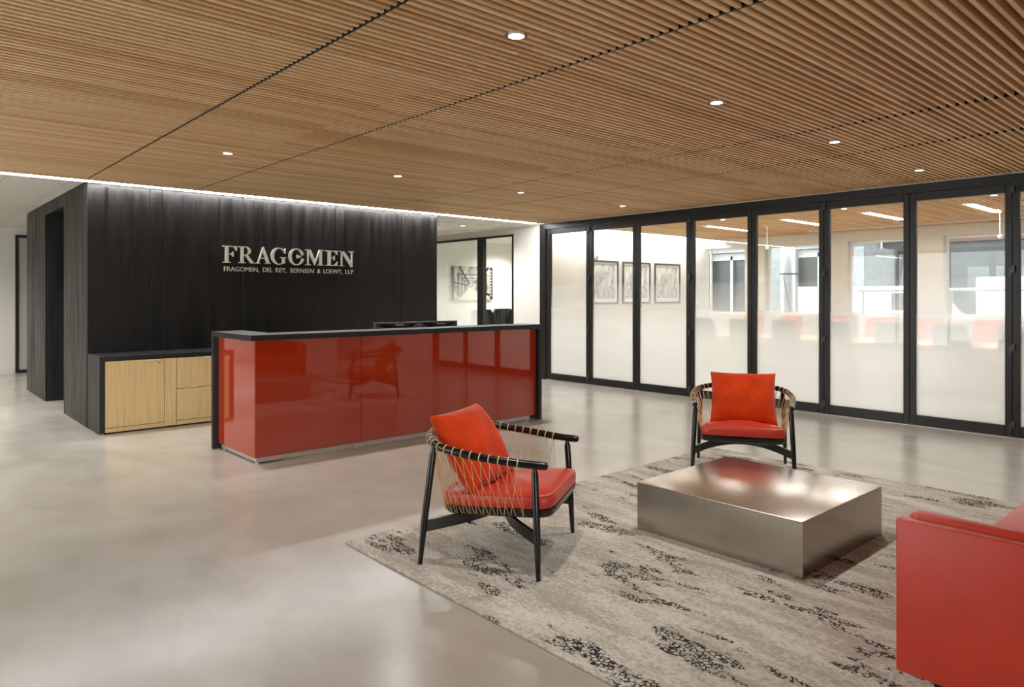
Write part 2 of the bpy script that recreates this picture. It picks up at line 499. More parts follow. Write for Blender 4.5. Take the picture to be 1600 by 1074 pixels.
# white acoustic ceiling behind the LED strip, tile by tile
cw = box('ceiling', 'white_paint', (-4.2, XG + 0.02, 8.725, 16.2, 2.712, 2.76))
struct(cw, 'white acoustic tile ceiling beyond the LED strip', 'ceiling')
tm = {}
def tile(x0, x1, y0, y1):
    k = (round(x1 - x0, 3), round(y1 - y0, 3))
    if k not in tm:
        tm[k] = MB().box(0.004, k[0] - 0.004, 0.004, k[1] - 0.004, 0, 0.0118).mesh('ceiling_tile', 'white_tile')
    link('ceiling_tile', tm[k], cw, (x0, y0, 2.70))
tys = [8.86, 9.635] + [9.635 + 0.675 * k for k in range(1, 10)]
for a, b in zip(tys, tys[1:]):
    for xa, xb in ((-1.4, -0.2), (-0.2, 1.0), (1.0, 1.56), (1.56, 1.69)):
        tile(xa, xb, a, b)
    for xa, xb in ((6.40, 7.2), (7.2, 8.0), (8.0, 8.60)):
        if b < 13.2: tile(xa, xb, a, b)

# ------------------------------------------------------------------ walls far back, behind and left
wb = box('wall_back', 'white_paint', (-4.2, XG, 16.0, 16.15, 0, 2.75))
struct(wb, 'cream white corridor wall at the far end left of the black wall', 'wall')
bb = box('baseboard_back', 'white_paint', (-4.2, 1.88, 15.985, 16.0, 0.0, 0.09))
struct(bb, 'low white baseboard along the corridor end wall', 'baseboard')
def window_wall(root, axis, pos, a, b, n):
    """added floor-to-ceiling glazing for fill daylight: mullions, sill and head rails, one pane per bay"""
    def B(nm, mat, u0, u1, z0, z1, t0, t1):
        return box(nm, mat, ((pos + t0, pos + t1, u0, u1, z0, z1) if axis == 'x' else (u0, u1, pos + t0, pos + t1, z0, z1)), root)
    B('sill_rail', 'white_paint', a, b, 0.0, 0.10, -0.05, 0.05)
    B('head_rail', 'white_paint', a, b, 2.60, 2.75, -0.05, 0.05)
    st = (b - a) / n
    for k in range(n + 1):
        B('mullion', 'white_paint', a + k * st - 0.03, a + k * st + 0.03, 0.10, 2.60, -0.05, 0.05)
    for k in range(n):
        B('glass_pane', 'clear_glass', a + k * st + 0.03, a + (k + 1) * st - 0.03, 0.10, 2.60, -0.004, 0.004)
wl = empty('wall_left'); struct(wl, 'added floor-to-ceiling window wall for fill daylight on the open side of the lobby', 'wall')
window_wall(wl, 'x', -4.1, 3.6, 8.8, 4)  # unseen windows, added as a source of soft daylight from the left
wl3 = box('wall_left', 'black_wood', (-4.2, -4.05, -5.2, 3.56, 0, 2.70)); struct(wl3, 'unseen black side wall added to darken the sofa side, before the added window wall', 'wall')  # out of view; added dark so little light reaches the sofa side
wl2 = box('wall_left', 'white_paint', (-4.2, -4.05, 8.85, 16.0, 0, 2.70)); struct(wl2, 'white corridor side wall past the added window wall', 'wall')
ws = box('wall_sofa', 'white_paint', (2.48, 6.41, -0.30, -0.14, 0, 2.686))
struct(ws, 'white wall behind the red sofa', 'wall')
wr2 = empty('wall_rear'); struct(wr2, 'added floor-to-ceiling window wall for fill daylight at the rear end of the lobby', 'wall')
window_wall(wr2, 'y', -5.1, -4.0, 0.8, 4)  # windows behind the camera, added to brighten the slat ceiling
wr3 = box('wall_rear', 'white_paint', (0.84, XG - 0.03, -5.2, -5.05, 0, 2.70)); struct(wr3, 'plain white part of the rear lobby wall', 'wall')
wrr = box('wall_right', 'white_paint', (XG - 0.02, XG + 0.10, -5.15, -0.10, 0, 2.75))
struct(wrr, 'white wall past the last folding glass door', 'wall')

d1 = empty('door_1'); struct(d1, 'tall black framed frosted glass door at the corridor end', 'door')
g = MB().box(1.90, 1.95, 15.95, 16.0, 0, 2.585).box(3.0, 3.05, 15.95, 16.0, 0, 2.585)
box('stile', 'black_metal', (1.90, 1.95, 15.95, 15.999, 0.0, 2.585), d1)
box('stile', 'black_metal', (3.0, 3.05, 15.95, 15.999, 0.0, 2.585), d1)
box('rail', 'black_metal', (1.95, 3.0, 15.95, 15.999, 2.53, 2.585), d1)
box('rail', 'black_metal', (1.95, 3.0, 15.95, 15.999, 0.0, 0.06), d1)
box('glass_pane', 'frost_glass', (1.95, 3.0, 15.97, 15.978, 0.06, 2.53), d1)

# ------------------------------------------------------------------ black timber wall (front and side return)
YW, XW = 8.83, 1.697
wf = box('wall_front', 'dark_void', (XW + 0.02, 6.385, YW + 0.02, 10.12, 0, 2.699))
struct(wf, 'black stained timber panel wall carrying the company sign', 'wall')
ed = [XW, 2.329, 2.459, 3.40, 4.678, 5.62, 5.752, 6.391]
for a, b in zip(ed, ed[1:]):
    box('panel', 'black_wood', (a + 0.003, b - 0.003, YW, YW + 0.02, 0.0, 2.698), wf, bevel=0.0015, seg=1)
wsd = box('wall_side', 'dark_void', (XW + 0.02, 6.385, 11.46, 13.03, 0, 2.699))
struct(wsd, 'black timber side return with a dark doorway recess', 'wall')
for a, b in ((8.853, 9.42), (9.42, 10.145), (11.44, 11.59), (11.59, 12.22), (12.22, 13.05)):
    box('panel', 'black_wood', (XW, XW + 0.02, a + 0.003, b - 0.003, 0.0, 2.698), wsd, bevel=0.0015, seg=1)
box('panel', 'black_wood', (XW, XW + 0.02, 10.148, 11.437, 2.55, 2.698), wsd, bevel=0.0015, seg=1)
box('panel', 'black_wood', (XW + 0.02, 3.4, 11.44, 11.459, 0.0, 2.55), wsd)
box('panel', 'black_wood', (XW + 0.02, 3.4, 10.121, 10.14, 0.0, 2.55), wsd)
box('panel', 'black_wood', (3.4, 3.42, 10.14, 11.44, 0.0, 2.55), wsd)
box('panel', 'black_wood', (XW + 0.02, 3.4, 10.12, 11.46, 2.55, 2.57), wsd)

# ------------------------------------------------------------------ LED strip along the edge of the slats
ls = empty('linear_light', (0, 8.77, CEIL))
tag(ls, 'continuous white LED strip light grazing the top of the black wall', 'strip light')
MB().box(-0.88, 8.44, 0.032, 0.055, 0.0, 0.012).build('housing', 'white_paint', ls)
MB().box(-0.88, 8.42, -0.04, 0.03, 0.002, 0.010).build('diffuser', 'strip_light', ls)

# ------------------------------------------------------------------ downlights
def circle(r, z, n=24):
    return [(r * math.cos(2 * PI * i / n), r * math.sin(2 * PI * i / n), z) for i in range(n)]
def make_downlight(power, label, group):
    t = empty('recessed_downlight')
    tag(t, label, 'downlight', group)
    MB().loft([circle(0.042, 0.040), circle(0.042, -0.004), circle(0.037, -0.004), circle(0.037, 0.03)], cap=False).build('trim_ring', 'white_paint', t)
    MB().loft([circle(0.0365, 0.002), circle(0.0365, -0.0035)]).build('lens', 'lens_light', t)
    ld = bpy.data.lights.new('downlight_beam', 'SPOT')
    ld.energy = power; ld.spot_size = math.radians(150); ld.spot_blend = 0.9; ld.shadow_soft_size = 0.045
    ld.color = (1.0, 0.97, 0.925)
    lo = bpy.data.objects.new('downlight_beam', ld); COL.objects.link(lo); lo.parent = t
    lo.location = (0, 0, -0.012)
    return t
dl = make_downlight(P_SPOT, 'small round recessed downlight set between the wood ceiling slats of the lobby', 'downlights in the slat ceiling')
for i, (lx, ly) in enumerate([(x, y) for x in DL_X[::-1] for y in DL_Y]):
    o = dl if i == 0 else copy_tree(dl)
    o.location = (lx, ly, CEIL)
    o['label'] = '%s slat ceiling downlight from the glass doors in the row %s' % (ORD[i // 2], 'over the rug' if ly < 4 else 'over the reception desk')
o = copy_tree(dl); o.location = (0.53, 6.205, CEIL)
o['label'] = 'slat ceiling downlight over the open floor before the credenza'
for k, lx in enumerate((7.63, 5.722, 3.992)):
    o = copy_tree(dl); o.location = (lx, -1.24, 2.698)
    o['label'] = '%s plain ceiling downlight from the glass doors behind the sofa wall' % ORD[k]; o['group'] = 'downlights behind the sofa wall'
for i, (lx, ly) in enumerate(((0.4, 10.6), (0.4, 14.0), (7.757, 9.943), (7.757, 12.2))):
    o = copy_tree(dl); o.location = (lx, ly, 2.698)
    o['label'] = ['downlight in the tile ceiling beside the dark doorway recess', 'downlight in the tile ceiling nearest the corridor end door', 'downlight in the tile ceiling before the office window', 'downlight in the tile ceiling past the air diffuser'][i]; o['group'] = 'downlights in the tile ceiling'
    for c in o.children:
        if c.type == 'LIGHT':
            c.data = c.data.copy(); c.data.energy = P_SPOT * (4.0 if i < 2 else 3.0)

vt = empty('air_diffuser', (7.75, 10.75, 2.70)); tag(vt, 'square white ceiling air diffuser beside the black wall', 'air vent')
MB().box(-0.3, 0.3, -0.3, 0.3, -0.012, -0.001).build('plate', 'white_gloss', vt)
for k in (0.24, 0.16, 0.08):
    MB().box(-k, k, -k, -k + 0.015, -0.03, -0.012).box(-k, k, k - 0.015, k, -0.03, -0.012).box(-k, -k + 0.015, -k + 0.015, k - 0.015, -0.03, -0.012).box(k - 0.015, k, -k + 0.015, k - 0.015, -0.03, -0.012).build('louvre', 'white_gloss', vt)

# ------------------------------------------------------------------ office glazing beyond the desk
wo = empty('wall_office'); struct(wo, 'white wall with a black framed office window past the black wall', 'wall')
box('wall_panel', 'white_paint', (XG - 0.01, XG + 0.11, 8.80, 9.52, 0, 2.70), wo)
box('wall_panel', 'white_paint', (XG - 0.01, XG + 0.11, 9.52, 12.62, 2.567, 2.70), wo)
box('wall_panel', 'white_paint', (XG - 0.01, XG + 0.11, 12.62, 16.0, 0, 2.70), wo)
w1 = empty('window_1'); struct(w1, 'black framed interior office window with a thick mullion', 'window')
for a, b in ((9.522, 9.56), (10.38, 10.555), (12.58, 12.618)):
    box('stile', 'black_metal', (XG - 0.02, XG + 0.06, a, b, 0, 2.53), w1)
box('rail', 'black_metal', (XG - 0.02, XG + 0.06, 9.522, 12.618, 2.53, 2.566), w1)
box('glass_pane', 'clear_glass', (XG + 0.015, XG + 0.025, 9.56, 10.38, 0, 2.53), w1)
box('glass_pane', 'office_glass', (XG + 0.015, XG + 0.025, 10.555, 11.606, 0, 2.53), w1)
box('glass_pane', 'office_glass', (XG + 0.015, XG + 0.025, 11.614, 12.58, 0, 2.53), w1)
wob = box('wall_office_back', 'white_paint', (XG + 0.11, 13.9, 12.7, 12.8, 0, 2.75)); struct(wob, 'white back wall of the small office with the bridge picture', 'wall')
wos = box('wall_office_side', 'white_paint', (13.75, 13.9, 9.06, 12.7, 0, 2.75)); struct(wos, 'white side wall of the small office', 'wall')
co = box('ceiling_office', 'white_paint', (XG + 0.11, 13.9, 9.06, 12.7, 2.69, 2.75)); struct(co, 'white ceiling of the small office', 'ceiling')
for i, (lx, ly) in enumerate(((9.6, 10.2), (10.9, 11.9), (11.8, 10.2))):
    o = copy_tree(dl); o.location = (lx, ly, 2.687)
    o['label'] = ['small office ceiling downlight just inside the black framed window', 'small office ceiling downlight in front of the bridge picture', 'small office ceiling downlight farthest from the black framed window'][i]; o['group'] = 'downlights in the small office'
    for c in o.children:
        if c.type == 'LIGHT':
            c.data = c.data.copy(); c.data.energy = P_SPOT * 4.0

# bridge picture: canvas with girders built as dark bars in perspective
art = empty('wall_picture', (0, 12.70, 0)); tag(art, 'black and white canvas print of a steel truss bridge in the office', 'picture')
ax0, ax1, az0, az1 = 9.58, 10.77, 1.335, 2.12
MB().box(ax0, ax1, -0.035, -0.001, az0, az1).build('canvas', 'bridge_mid', art)
pmat('ink', (38, 36, 34), 0.5)
pmat('ink_light', (226, 220, 200), 0.5)
bars = MB(); pale = MB()
cx_, cz_ = ax0 + 0.55, az0 + 0.30
def bar(mb, x0, z0, x1, z1, w, yy=-0.0365):
    d = Vector((x1 - x0, z1 - z0)); n = Vector((-d.y, d.x)).normalized() * w * 0.85
    mb.prism([(x0 + n.x, z0 + n.y), (x1 + n.x, z1 + n.y), (x1 - n.x, z1 - n.y), (x0 - n.x, z0 - n.y)], 'y', yy, -0.034)
for k in range(5):
    f = 0.72 ** k
    L_, R_ = cx_ - (cx_ - ax0 - 0.02) * f, cx_ + (ax1 - 0.04 - cx_) * f
    T_, B_ = cz_ + (az1 - 0.02 - cz_) * f, cz_ - (cz_ - az0 - 0.02) * f
    bar(bars, L_, B_, L_, T_, 0.035 * f); bar(bars, R_, B_, R_, T_, 0.05 * f)
    if k: bar(bars, L_, T_ - 0.06 * f, R_, T_ - 0.06 * f, 0.022 * f)
bar(bars, ax0 + 0.20, az1 - 0.01, cx_ - 0.05, cz_ + 0.08, 0.03)
bar(bars, ax1 - 0.12, az1 - 0.02, cx_ + 0.10, cz_ + 0.10, 0.035)
bar(bars, ax0 + 0.02, az0 + 0.42, cx_ - 0.08, cz_ + 0.04, 0.02)
bar(bars, ax1 - 0.03, az0 + 0.10, cx_ + 0.12, cz_ - 0.02, 0.03)
for k in range(9):
    zz = az0 + 0.10 + k * 0.07
    bar(pale, ax1 - 0.065, zz, ax1 - 0.045, zz + 0.035, 0.02, -0.038)
road = MB(); road.prism([(ax0 + 0.16, az0 + 0.01), (ax1 - 0.28, az0 + 0.01), (cx_ + 0.03, cz_ - 0.02), (cx_ - 0.03, cz_ - 0.02)], 'y', -0.0362, -0.034)
bars.build('girder_print', 'ink', art); pale.build('rivet_print', 'ink_light', art)['kind'] = 'stuff'; road.build('road_print', 'ink_light', art)

# ------------------------------------------------------------------ folding glass doors
hd = box('door_header', 'door_metal', (XG - 0.05, XG + 0.07, -0.02, 8.80, 2.594, CEIL))
struct(hd, 'black overhead track of the folding glass doors', 'door frame')
jb = box('door_jamb', 'door_metal', (XG - 0.05, XG + 0.07, 8.665, 8.80, 0.0, 2.594))
struct(jb, 'black side jamb of the folding glass doors beside the white wall', 'door frame')
jb2 = box('door_jamb', 'door_metal', (XG - 0.05, XG + 0.07, -0.10, 0.0, 0.0, 2.686))
struct(jb2, 'black end jamb of the folding glass doors beside the sofa wall', 'door frame')
tk = box('door_track', 'kick_steel', (XG - 0.04, XG + 0.06, 0.0, 8.665, 0.0, 0.006))
struct(tk, 'thin metal floor track under the folding glass doors', 'door track')
bnd = [8.63, 7.675, 6.722, 5.76, 4.807, 3.85, 2.891, 1.928, 0.97, 0.012]
X0, X1 = XG - 0.028, XG + 0.028
for i in range(9):
    b, a = bnd[i], bnd[i + 1]
    d = empty('door_%d' % (i + 2))
    struct(d, ['folding glass door leaf beside the white wall jamb', 'second folding glass door leaf from the white wall', 'third folding glass door leaf from the white wall',
               'fourth folding glass door leaf from the white wall', 'fifth folding glass door leaf from the white wall', 'sixth folding glass door leaf from the white wall',
               'seventh folding glass door leaf from the white wall', 'eighth folding glass door leaf from the white wall', 'folding glass door leaf beside the end jamb'][i], 'door')
    box('stile', 'door_metal', (X0, X1, a + 0.002, a + 0.064, 0.012, 2.59), d, bevel=0.003, seg=1)
    box('stile', 'door_metal', (X0, X1, b - 0.064, b - 0.002, 0.012, 2.59), d, bevel=0.003, seg=1)
    box('rail', 'door_metal', (X0, X1, a + 0.065, b - 0.065, 2.503, 2.59), d, bevel=0.003, seg=1)
    box('rail', 'door_metal', (X0, X1, a + 0.065, b - 0.065, 0.012, 0.12), d, bevel=0.003, seg=1)
    box('glass_pane', 'film_glass', (XG - 0.004, XG + 0.004, a + 0.064, b - 0.064, 0.12, 2.503), d)
    if i % 2 == 0:      # hinges on the odd meeting stiles
        for hz in (0.115, 0.90, 1.70, 2.51):
            m = MB().box(X0 - 0.02, X0, a + 0.004, a + 0.026, hz - 0.055, hz + 0.03).box(X0 - 0.026, X0, a - 0.024, a + 0.004, hz - 0.015, hz + 0.06)
            m.build('hinge', 'plastic_grey', d)

# ------------------------------------------------------------------ meeting room shell
YC = 8.95
XO = 14.0
wc = box('wall_meeting', 'white_paint', (XG + 0.06, XO + 0.1, YC, YC + 0.10, 0, 2.95)); struct(wc, 'white meeting room wall with three framed prints', 'wall')
wc2 = box('wall_meeting_end', 'white_paint', (XG + 0.06, XO + 0.1, -2.0, -1.9, 0, 2.95)); struct(wc2, 'white end wall of the meeting room', 'wall')
mc = box('ceiling_meeting', 'dark_void', (XG + 0.08, XO + 0.05, -1.9, 8.57, CEIL + SH, CEIL + SH + 0.03))
struct(mc, 'wood slat ceiling of the meeting room', 'ceiling')
top = box('ceiling_cove', 'white_paint', (XG + 0.08, XO + 0.1, 8.57, YC, 2.93, 2.96)); struct(top, 'white light cove above the framed prints', 'ceiling')
cv = MB().box(XG + 0.08, XO, 8.545, 8.57, CEIL - 0.01, 2.93).build('trim_cove', 'white_paint'); struct(cv, 'white lip of the meeting room light cove', 'trim')
csl = MB()
mj = [8.75, 9.75, 11.0, 13.0, 13.42]
LIN_Y = [7.01, 5.58, 4.30, 2.955, 1.6, 0.25]
for r in range(int(-1.85 / PITCH), int(8.52 / PITCH)):
    y = r * PITCH
    for a, b in zip(mj, mj[1:]):
        if a == 11.0 and any(abs(y - q) < 0.055 for q in LIN_Y):
            csl.box(12.40, b - 0.006, y - SW / 2, y + SW / 2, CEIL, CEIL + SH)
            continue
        csl.box(a + 0.006, b - 0.006, y - SW / 2, y + SW / 2, CEIL, CEIL + SH)
    csl.box(13.50, XO - 0.01, y - SW / 2, y + SW / 2, CEIL, CEIL + SH)
cs = csl.build('meeting_slats', 'slat_wood', mc); cs['kind'] = 'stuff'
box('slot_diffuser', 'white_gloss', (13.43, 13.49, -1.9, 6.3, CEIL - 0.006, CEIL + 0.04), mc)
cvs = empty('cove_light', (0, 8.80, 2.80)); tag(cvs, 'bright cove strip light washing the wall of framed prints', 'strip light')
MB().box(XG + 0.3, XO - 0.3, -0.10, 0.02, 0.0, 0.02).build('housing', 'white_paint', cvs)
MB().box(XG + 0.3, XO - 0.3, -0.09, 0.01, -0.008, 0.0).build('diffuser', 'cove_light', cvs)
ll = empty('ceiling_light', (11.02, LIN_Y[0], CEIL)); tag(ll, 'recessed linear ceiling light in the meeting room slats', 'ceiling light', 'linear lights over the meeting table')
MB().box(0.0, 1.36, -0.05, 0.05, 0.006, 0.046).build('housing', 'white_paint', ll)
MB().box(0.01, 1.35, -0.042, 0.042, -0.002, 0.006).build('diffuser', 'linear_light', ll)
ll['label'] = 'first linear ceiling light of the meeting room from the framed prints wall'
for i, q in enumerate(LIN_Y[1:]):
    o = copy_tree(ll); o.location = (11.02, q, CEIL)
    o['label'] = '%s linear ceiling light of the meeting room from the framed prints wall' % ORD[i + 1]
for k, ly in enumerate((6.22, 4.29, 2.48)):
    o = copy_tree(dl); o.location = (10.2, ly, CEIL - 0.002)
    o['label'] = '%s small round meeting room downlight from the framed prints wall' % ORD[k]; o['group'] = 'downlights in the meeting room'
    for c in o.children:
        if c.type == 'LIGHT':
            c.data = c.data.copy(); c.data.energy = P_SPOT * 3.8
pd = empty('hanging_microphone', (11.77, 6.295, CEIL)); tag(pd, 'white ball microphone hanging on a thin cord over the meeting table', 'microphone', 'microphones hanging over the meeting table')
MB().tube([(0, 0, 0), (0, 0, -0.36)], 0.007, 8).build('cord', 'white_gloss', pd)
MB().loft([circle(max(0.002, 0.032 * math.sin(PI * k / 8)), -0.39 + 0.032 * math.cos(PI * k / 8), 14) for k in range(9)]).build('ball', 'white_gloss', pd, smooth=True)
MB().loft([circle(0.03, 0.002, 14), circle(0.03, -0.012, 14)]).build('canopy', 'white_gloss', pd)
pd['label'] = 'white ball microphone on a thin cord nearer the framed prints wall'
o = copy_tree(pd); o.location = (11.94, 2.83, CEIL)
o['label'] = 'white ball microphone on a thin cord farther from the framed prints wall'

# exterior window wall
wx = empty('wall_window'); struct(wx, 'beige window wall of the meeting room facing the street', 'wall')
box('bulkhead', 'beige_shade', (XO - 0.02, XO + 0.25, -1.9, YC, 2.50, 2.95), wx)
box('sill_wall', 'white_paint', (XO, XO + 0.25, -1.9, YC, 0, 1.04), wx)
wins = [(7.98, 8.93), (6.22, 7.52), (4.62, 5.80), (2.92, 4.15), (1.25, 2.45), (-0.45, 0.78), (-1.9, -0.9)]
pil = [(7.52, 7.98), (5.80, 6.22), (4.15, 4.62), (2.45, 2.92), (0.78, 1.25), (-0.9, -0.45)]
for a, b in pil:
    box('pier', 'beige_shade', (XO - 0.04, XO + 0.25, a, b, 1.04, 2.50), wx)
for i, (a, b) in enumerate(wins):
    w = empty('window_%d' % (i + 2)); struct(w, '%s street window of the meeting room from the framed prints wall' % ORD[i], 'window'); w['group'] = 'street windows of the meeting room'
    for ya, yb, za, zb in ((a, b, 2.455, 2.50), (a, b, 1.04, 1.09), (a, a + 0.035, 1.09, 2.455), (b - 0.035, b, 1.09, 2.455)):
        box('frame_bar', 'white_gloss', (XO + 0.10, XO + 0.15, ya, yb, za, zb), w)
    box('glass_pane', 'clear_glass', (XO + 0.12, XO + 0.128, a + 0.035, b - 0.035, 1.09, 2.455), w)

# framed prints
def print_frame(x0, x1, label):
    t = empty('framed_print', ((x0 + x1) / 2, YC, 1.705)); tag(t, label, 'picture', 'framed prints in the meeting room')
    w, h = (x1 - x0) / 2, 0.42
    for bx in ((-w, w, h - 0.035, h), (-w, w, -h, -h + 0.035), (-w, -w + 0.035, -h + 0.035, h - 0.035), (w - 0.035, w, -h + 0.035, h - 0.035)):
        MB().box(bx[0], bx[1], -0.03, -0.001, bx[2], bx[3]).build('frame_bar', 'frame_grey', t)
    MB().box(-w + 0.035, w - 0.035, -0.015, -0.002, -h + 0.035, h - 0.035).build('mat_board', 'mat_board', t)
    MB().box(-w + 0.09, w - 0.09, -0.0175, -0.015, -h + 0.11, h - 0.07).build('etching', 'etching', t)
print_frame(9.96, 10.85, 'grey framed pale etching under the alarm strobe')
print_frame(10.99, 11.88, 'grey framed pale etching hanging between two others')
print_frame(12.035, 12.935, 'grey framed pale etching nearest the street windows')
sb = empty('alarm_strobe', (10.22, YC, 2.23)); tag(sb, 'small white fire alarm strobe above the framed prints', 'alarm')
MB().box(-0.055, 0.055, -0.02, -0.001, -0.06, 0.08).build('base', 'white_gloss', sb, bevel=0.004)
MB().tube([(0, -0.02, -0.01), (0, -0.045, -0.01)], [0.04, 0.03], 16).build('lens', 'white_gloss', sb)
lsw = empty('light_switch', (13.61, YC, 1.29)); tag(lsw, 'white light switch plate beside the corner window', 'switch')
MB().box(-0.035, 0.035, -0.01, -0.001, -0.06, 0.06).build('plate', 'white_gloss', lsw, bevel=0.002)
MB().box(-0.014, 0.014, -0.015, -0.01, -0.03, 0.03).build('rocker', 'white_paint', lsw)

# meeting table and chairs
mt = empty('meeting_table', (11.85, 4.6, 0)); tag(mt, 'long pale wood meeting table behind the frosted glass', 'table')
MB().box(-0.62, 0.62, -3.2, 3.2, 0.70, 0.74).build('table_top', 'table_wood', mt, bevel=0.006)
for yy in (-2.2, 0, 2.2):
    MB().box(-0.3, 0.3, yy - 0.05, yy + 0.05, 0.03, 0.70).box(-0.42, 0.42, yy - 0.09, yy + 0.09, 0, 0.03).build('pedestal', 'chair_mesh', mt)
def task_chair(seatmat, backmat, label, group):
    t = empty('meeting_chair'); tag(t, label, 'chair', group)   # faces +x locally
    rings = []
    for k in range(9):
        z = 0.50 + 0.56 * k / 8
        w = 0.24 - 0.03 * k / 8 - (0.03 if k == 8 else 0)
        x = -0.20 - 0.10 * (k / 8) + 0.03 * math.sin(PI * k / 8)
        ring = []
        for j in range(9):
            yy = -w + 2 * w * j / 8
            ring.append((x - 0.05 * (1 - (yy / w) ** 2), yy, z))
        for j in range(8, -1, -1):
            yy = -w + 2 * w * j / 8
            ring.append((x - 0.05 * (1 - (yy / w) ** 2) - 0.03, yy, z))
        rings.append(ring)
    MB().loft(rings).build('backrest', backmat, t, smooth='auto')
    MB().box(-0.24, 0.25, -0.25, 0.25, 0.42, 0.49).build('seat', seatmat, t, bevel=0.03, seg=3)
    MB().tube([(0, 0, 0.42), (0, 0, 0.12)], 0.03, 10).build('gas_lift', 'plastic_grey', t)
    for k in range(5):
        a = 2 * PI * k / 5
        lg = MB().tube([(0, 0, 0.12), (0.29 * math.cos(a), 0.29 * math.sin(a), 0.07)], [0.028, 0.016], 8).build('leg', 'plastic_grey', t)
        MB().tube([(0.29 * math.cos(a) - 0.02 * math.sin(a), 0.29 * math.sin(a) + 0.02 * math.cos(a), 0.03), (0.29 * math.cos(a) + 0.02 * math.sin(a), 0.29 * math.sin(a) - 0.02 * math.cos(a), 0.03)], 0.03, 10).build('caster', 'plastic_black', lg)
    for s in (-1, 1):
        MB().tube([(-0.12, s * 0.26, 0.45), (-0.1, s * 0.29, 0.66), (0.0, s * 0.29, 0.68), (0.14, s * 0.29, 0.67)], 0.018, 8).build('armrest', 'plastic_grey', t)
    return t
c1 = task_chair('chair_mesh', 'chair_mesh', 'grey mesh meeting chair on the lobby side of the meeting table', 'grey chairs along the meeting table')
for i, y in enumerate((6.96, 6.22, 5.46, 4.66, 3.88, 3.12, 2.36)):
    o = c1 if i == 0 else copy_tree(c1)
    o.location = (11.05, y, 0)
    o['label'] = '%s grey mesh chair from the framed prints wall, lobby side of meeting table' % ORD[i]
c2 = task_chair('chair_red', 'chair_red', 'salmon red meeting chair on the window side of the meeting table', 'red chairs along the meeting table')
for i, y in enumerate((7.22, 6.44, 5.62, 4.85, 4.05, 3.21, 2.42)):
    o = c2 if i == 0 else copy_tree(c2)
    o['label'] = '%s salmon red chair from the framed prints wall, window side of meeting table' % ORD[i]
    o.location = (12.66, y, 0); o.rotation_euler = (0, 0, PI)
# office armchairs
def exec_chair(label, loc, rz):
    t = empty('office_chair', loc, rz); tag(t, label, 'chair')
    rings = []
    for k in range(9):
        z = 0.46 + 0.69 * k / 8
        w = 0.235 + 0.03 * math.sin(PI * k / 8) - (0.05 if k == 8 else 0)
        x = -0.22 - 0.12 * k / 8
        rings.append([(x + 0.10 * (yy / w) ** 2, yy, z) for yy in [-w + 2 * w * j / 8 for j in range(9)]] +
                     [(x - 0.09 + 0.08 * (yy / w) ** 2, yy, z) for yy in [w - 2 * w * j / 8 for j in range(9)]])
    bk = MB().loft(rings).build('backrest', 'black_gloss', t, smooth='auto')
    for zz in (0.75, 0.98):
        for yy in (-0.1, 0.1):
            MB().tube([(-0.255 - 0.17 * (zz - 0.46), yy, zz), (-0.235 - 0.17 * (zz - 0.46), yy, zz)], 0.012, 8).build('button', 'black_gloss', bk)
    MB().box(-0.26, 0.28, -0.28, 0.28, 0.38, 0.48).build('seat', 'black_gloss', t, bevel=0.04, seg=3)
    MB().tube([(0, 0, 0.38), (0, 0, 0.1)], 0.035, 10).build('gas_lift', 'plastic_grey', t)
    for k in range(5):
        a = 2 * PI * k / 5
        MB().tube([(0, 0, 0.11), (0.31 * math.cos(a), 0.31 * math.sin(a), 0.035)], [0.03, 0.03], 8).build('leg', 'plastic_black', t)
    for s in (-1, 1):
        MB().tube([(-0.15, s * 0.29, 0.44), (-0.14, s * 0.31, 0.66), (0.18, s * 0.31, 0.66)], 0.025, 8).build('armrest', 'black_gloss', t)
exec_chair('black leather office chair half hidden by the window mullion', (9.56, 11.36, 0), math.radians(-100))
exec_chair('black tufted office chair below the bridge picture facing the lobby', (10.5, 11.75, 0), math.radians(-100))
exec_chair('black office chair beside the office window frame in front of the others', (9.97, 10.7, 0), math.radians(-95))

# ------------------------------------------------------------------ outside the meeting room
gs = box('ground_street', 'street', (XO + 0.26, 60, -40, 60, -0.3, -0.15)); struct(gs, 'grey street outside the meeting room windows', 'ground')
gb = empty('granite_building', (24, 0, -0.15)); tag(gb, 'pale granite clad building across the street', 'building')
MB().box(0, 2.9, 10.0, 30, 3.22, 14).build('wall', 'granite', gb)
for a, b in ((11.9, 13.55), (9.45, 10.3), (15.4, 17.0), (19.5, 21)):
    MB().box(0, 2.9, a, b, 0, 3.215).build('pier', 'granite', gb)
for a, b in ((13.55, 15.4), (10.3, 11.9), (17.0, 19.5)):
    wq = MB().box(0.5, 0.6, a, b, 0.5, 3.1).build('window', 'dark_facade', gb)
    MB().box(0.35, 0.5, (a + b) / 2 - 0.05, (a + b) / 2 + 0.05, 0.5, 3.1).build('mullion', 'outdoor_steel', wq)
    MB().box(0.35, 0.5, a, b, 2.95, 3.21).build('lintel', 'van_white', wq)
db = empty('dark_building', (27, 0, -0.15)); tag(db, 'dark glazed office building across the street with slanted steel struts', 'building')
MB().box(0, 5, -30, 10, 0, 14).build('wall', 'dark_facade', db)
MB().box(-0.25, 0, -30, 7.9, 3.4, 4.2).build('canopy_band', 'facade_band', db)
for yy, dy in ((9.3, -0.5), (8.6, 0.4), (4.6, -1.4), (3.2, 0.6)):
    MB().tube([(-0.4, yy, 0), (-0.4, yy + dy, 5)], 0.14, 8).build('strut', 'outdoor_steel', db)
for yy in (9.6, 8.9, 8.2, 5.4, 4.9):
    MB().box(-0.5, -0.35, yy, yy + 0.12, 1.2, 2.4).build('light_panel', 'van_white', db)
sc_ = empty('steel_column', (17, 8.5, -0.15)); tag(sc_, 'round stainless steel flue column with clamp rings outside', 'column')
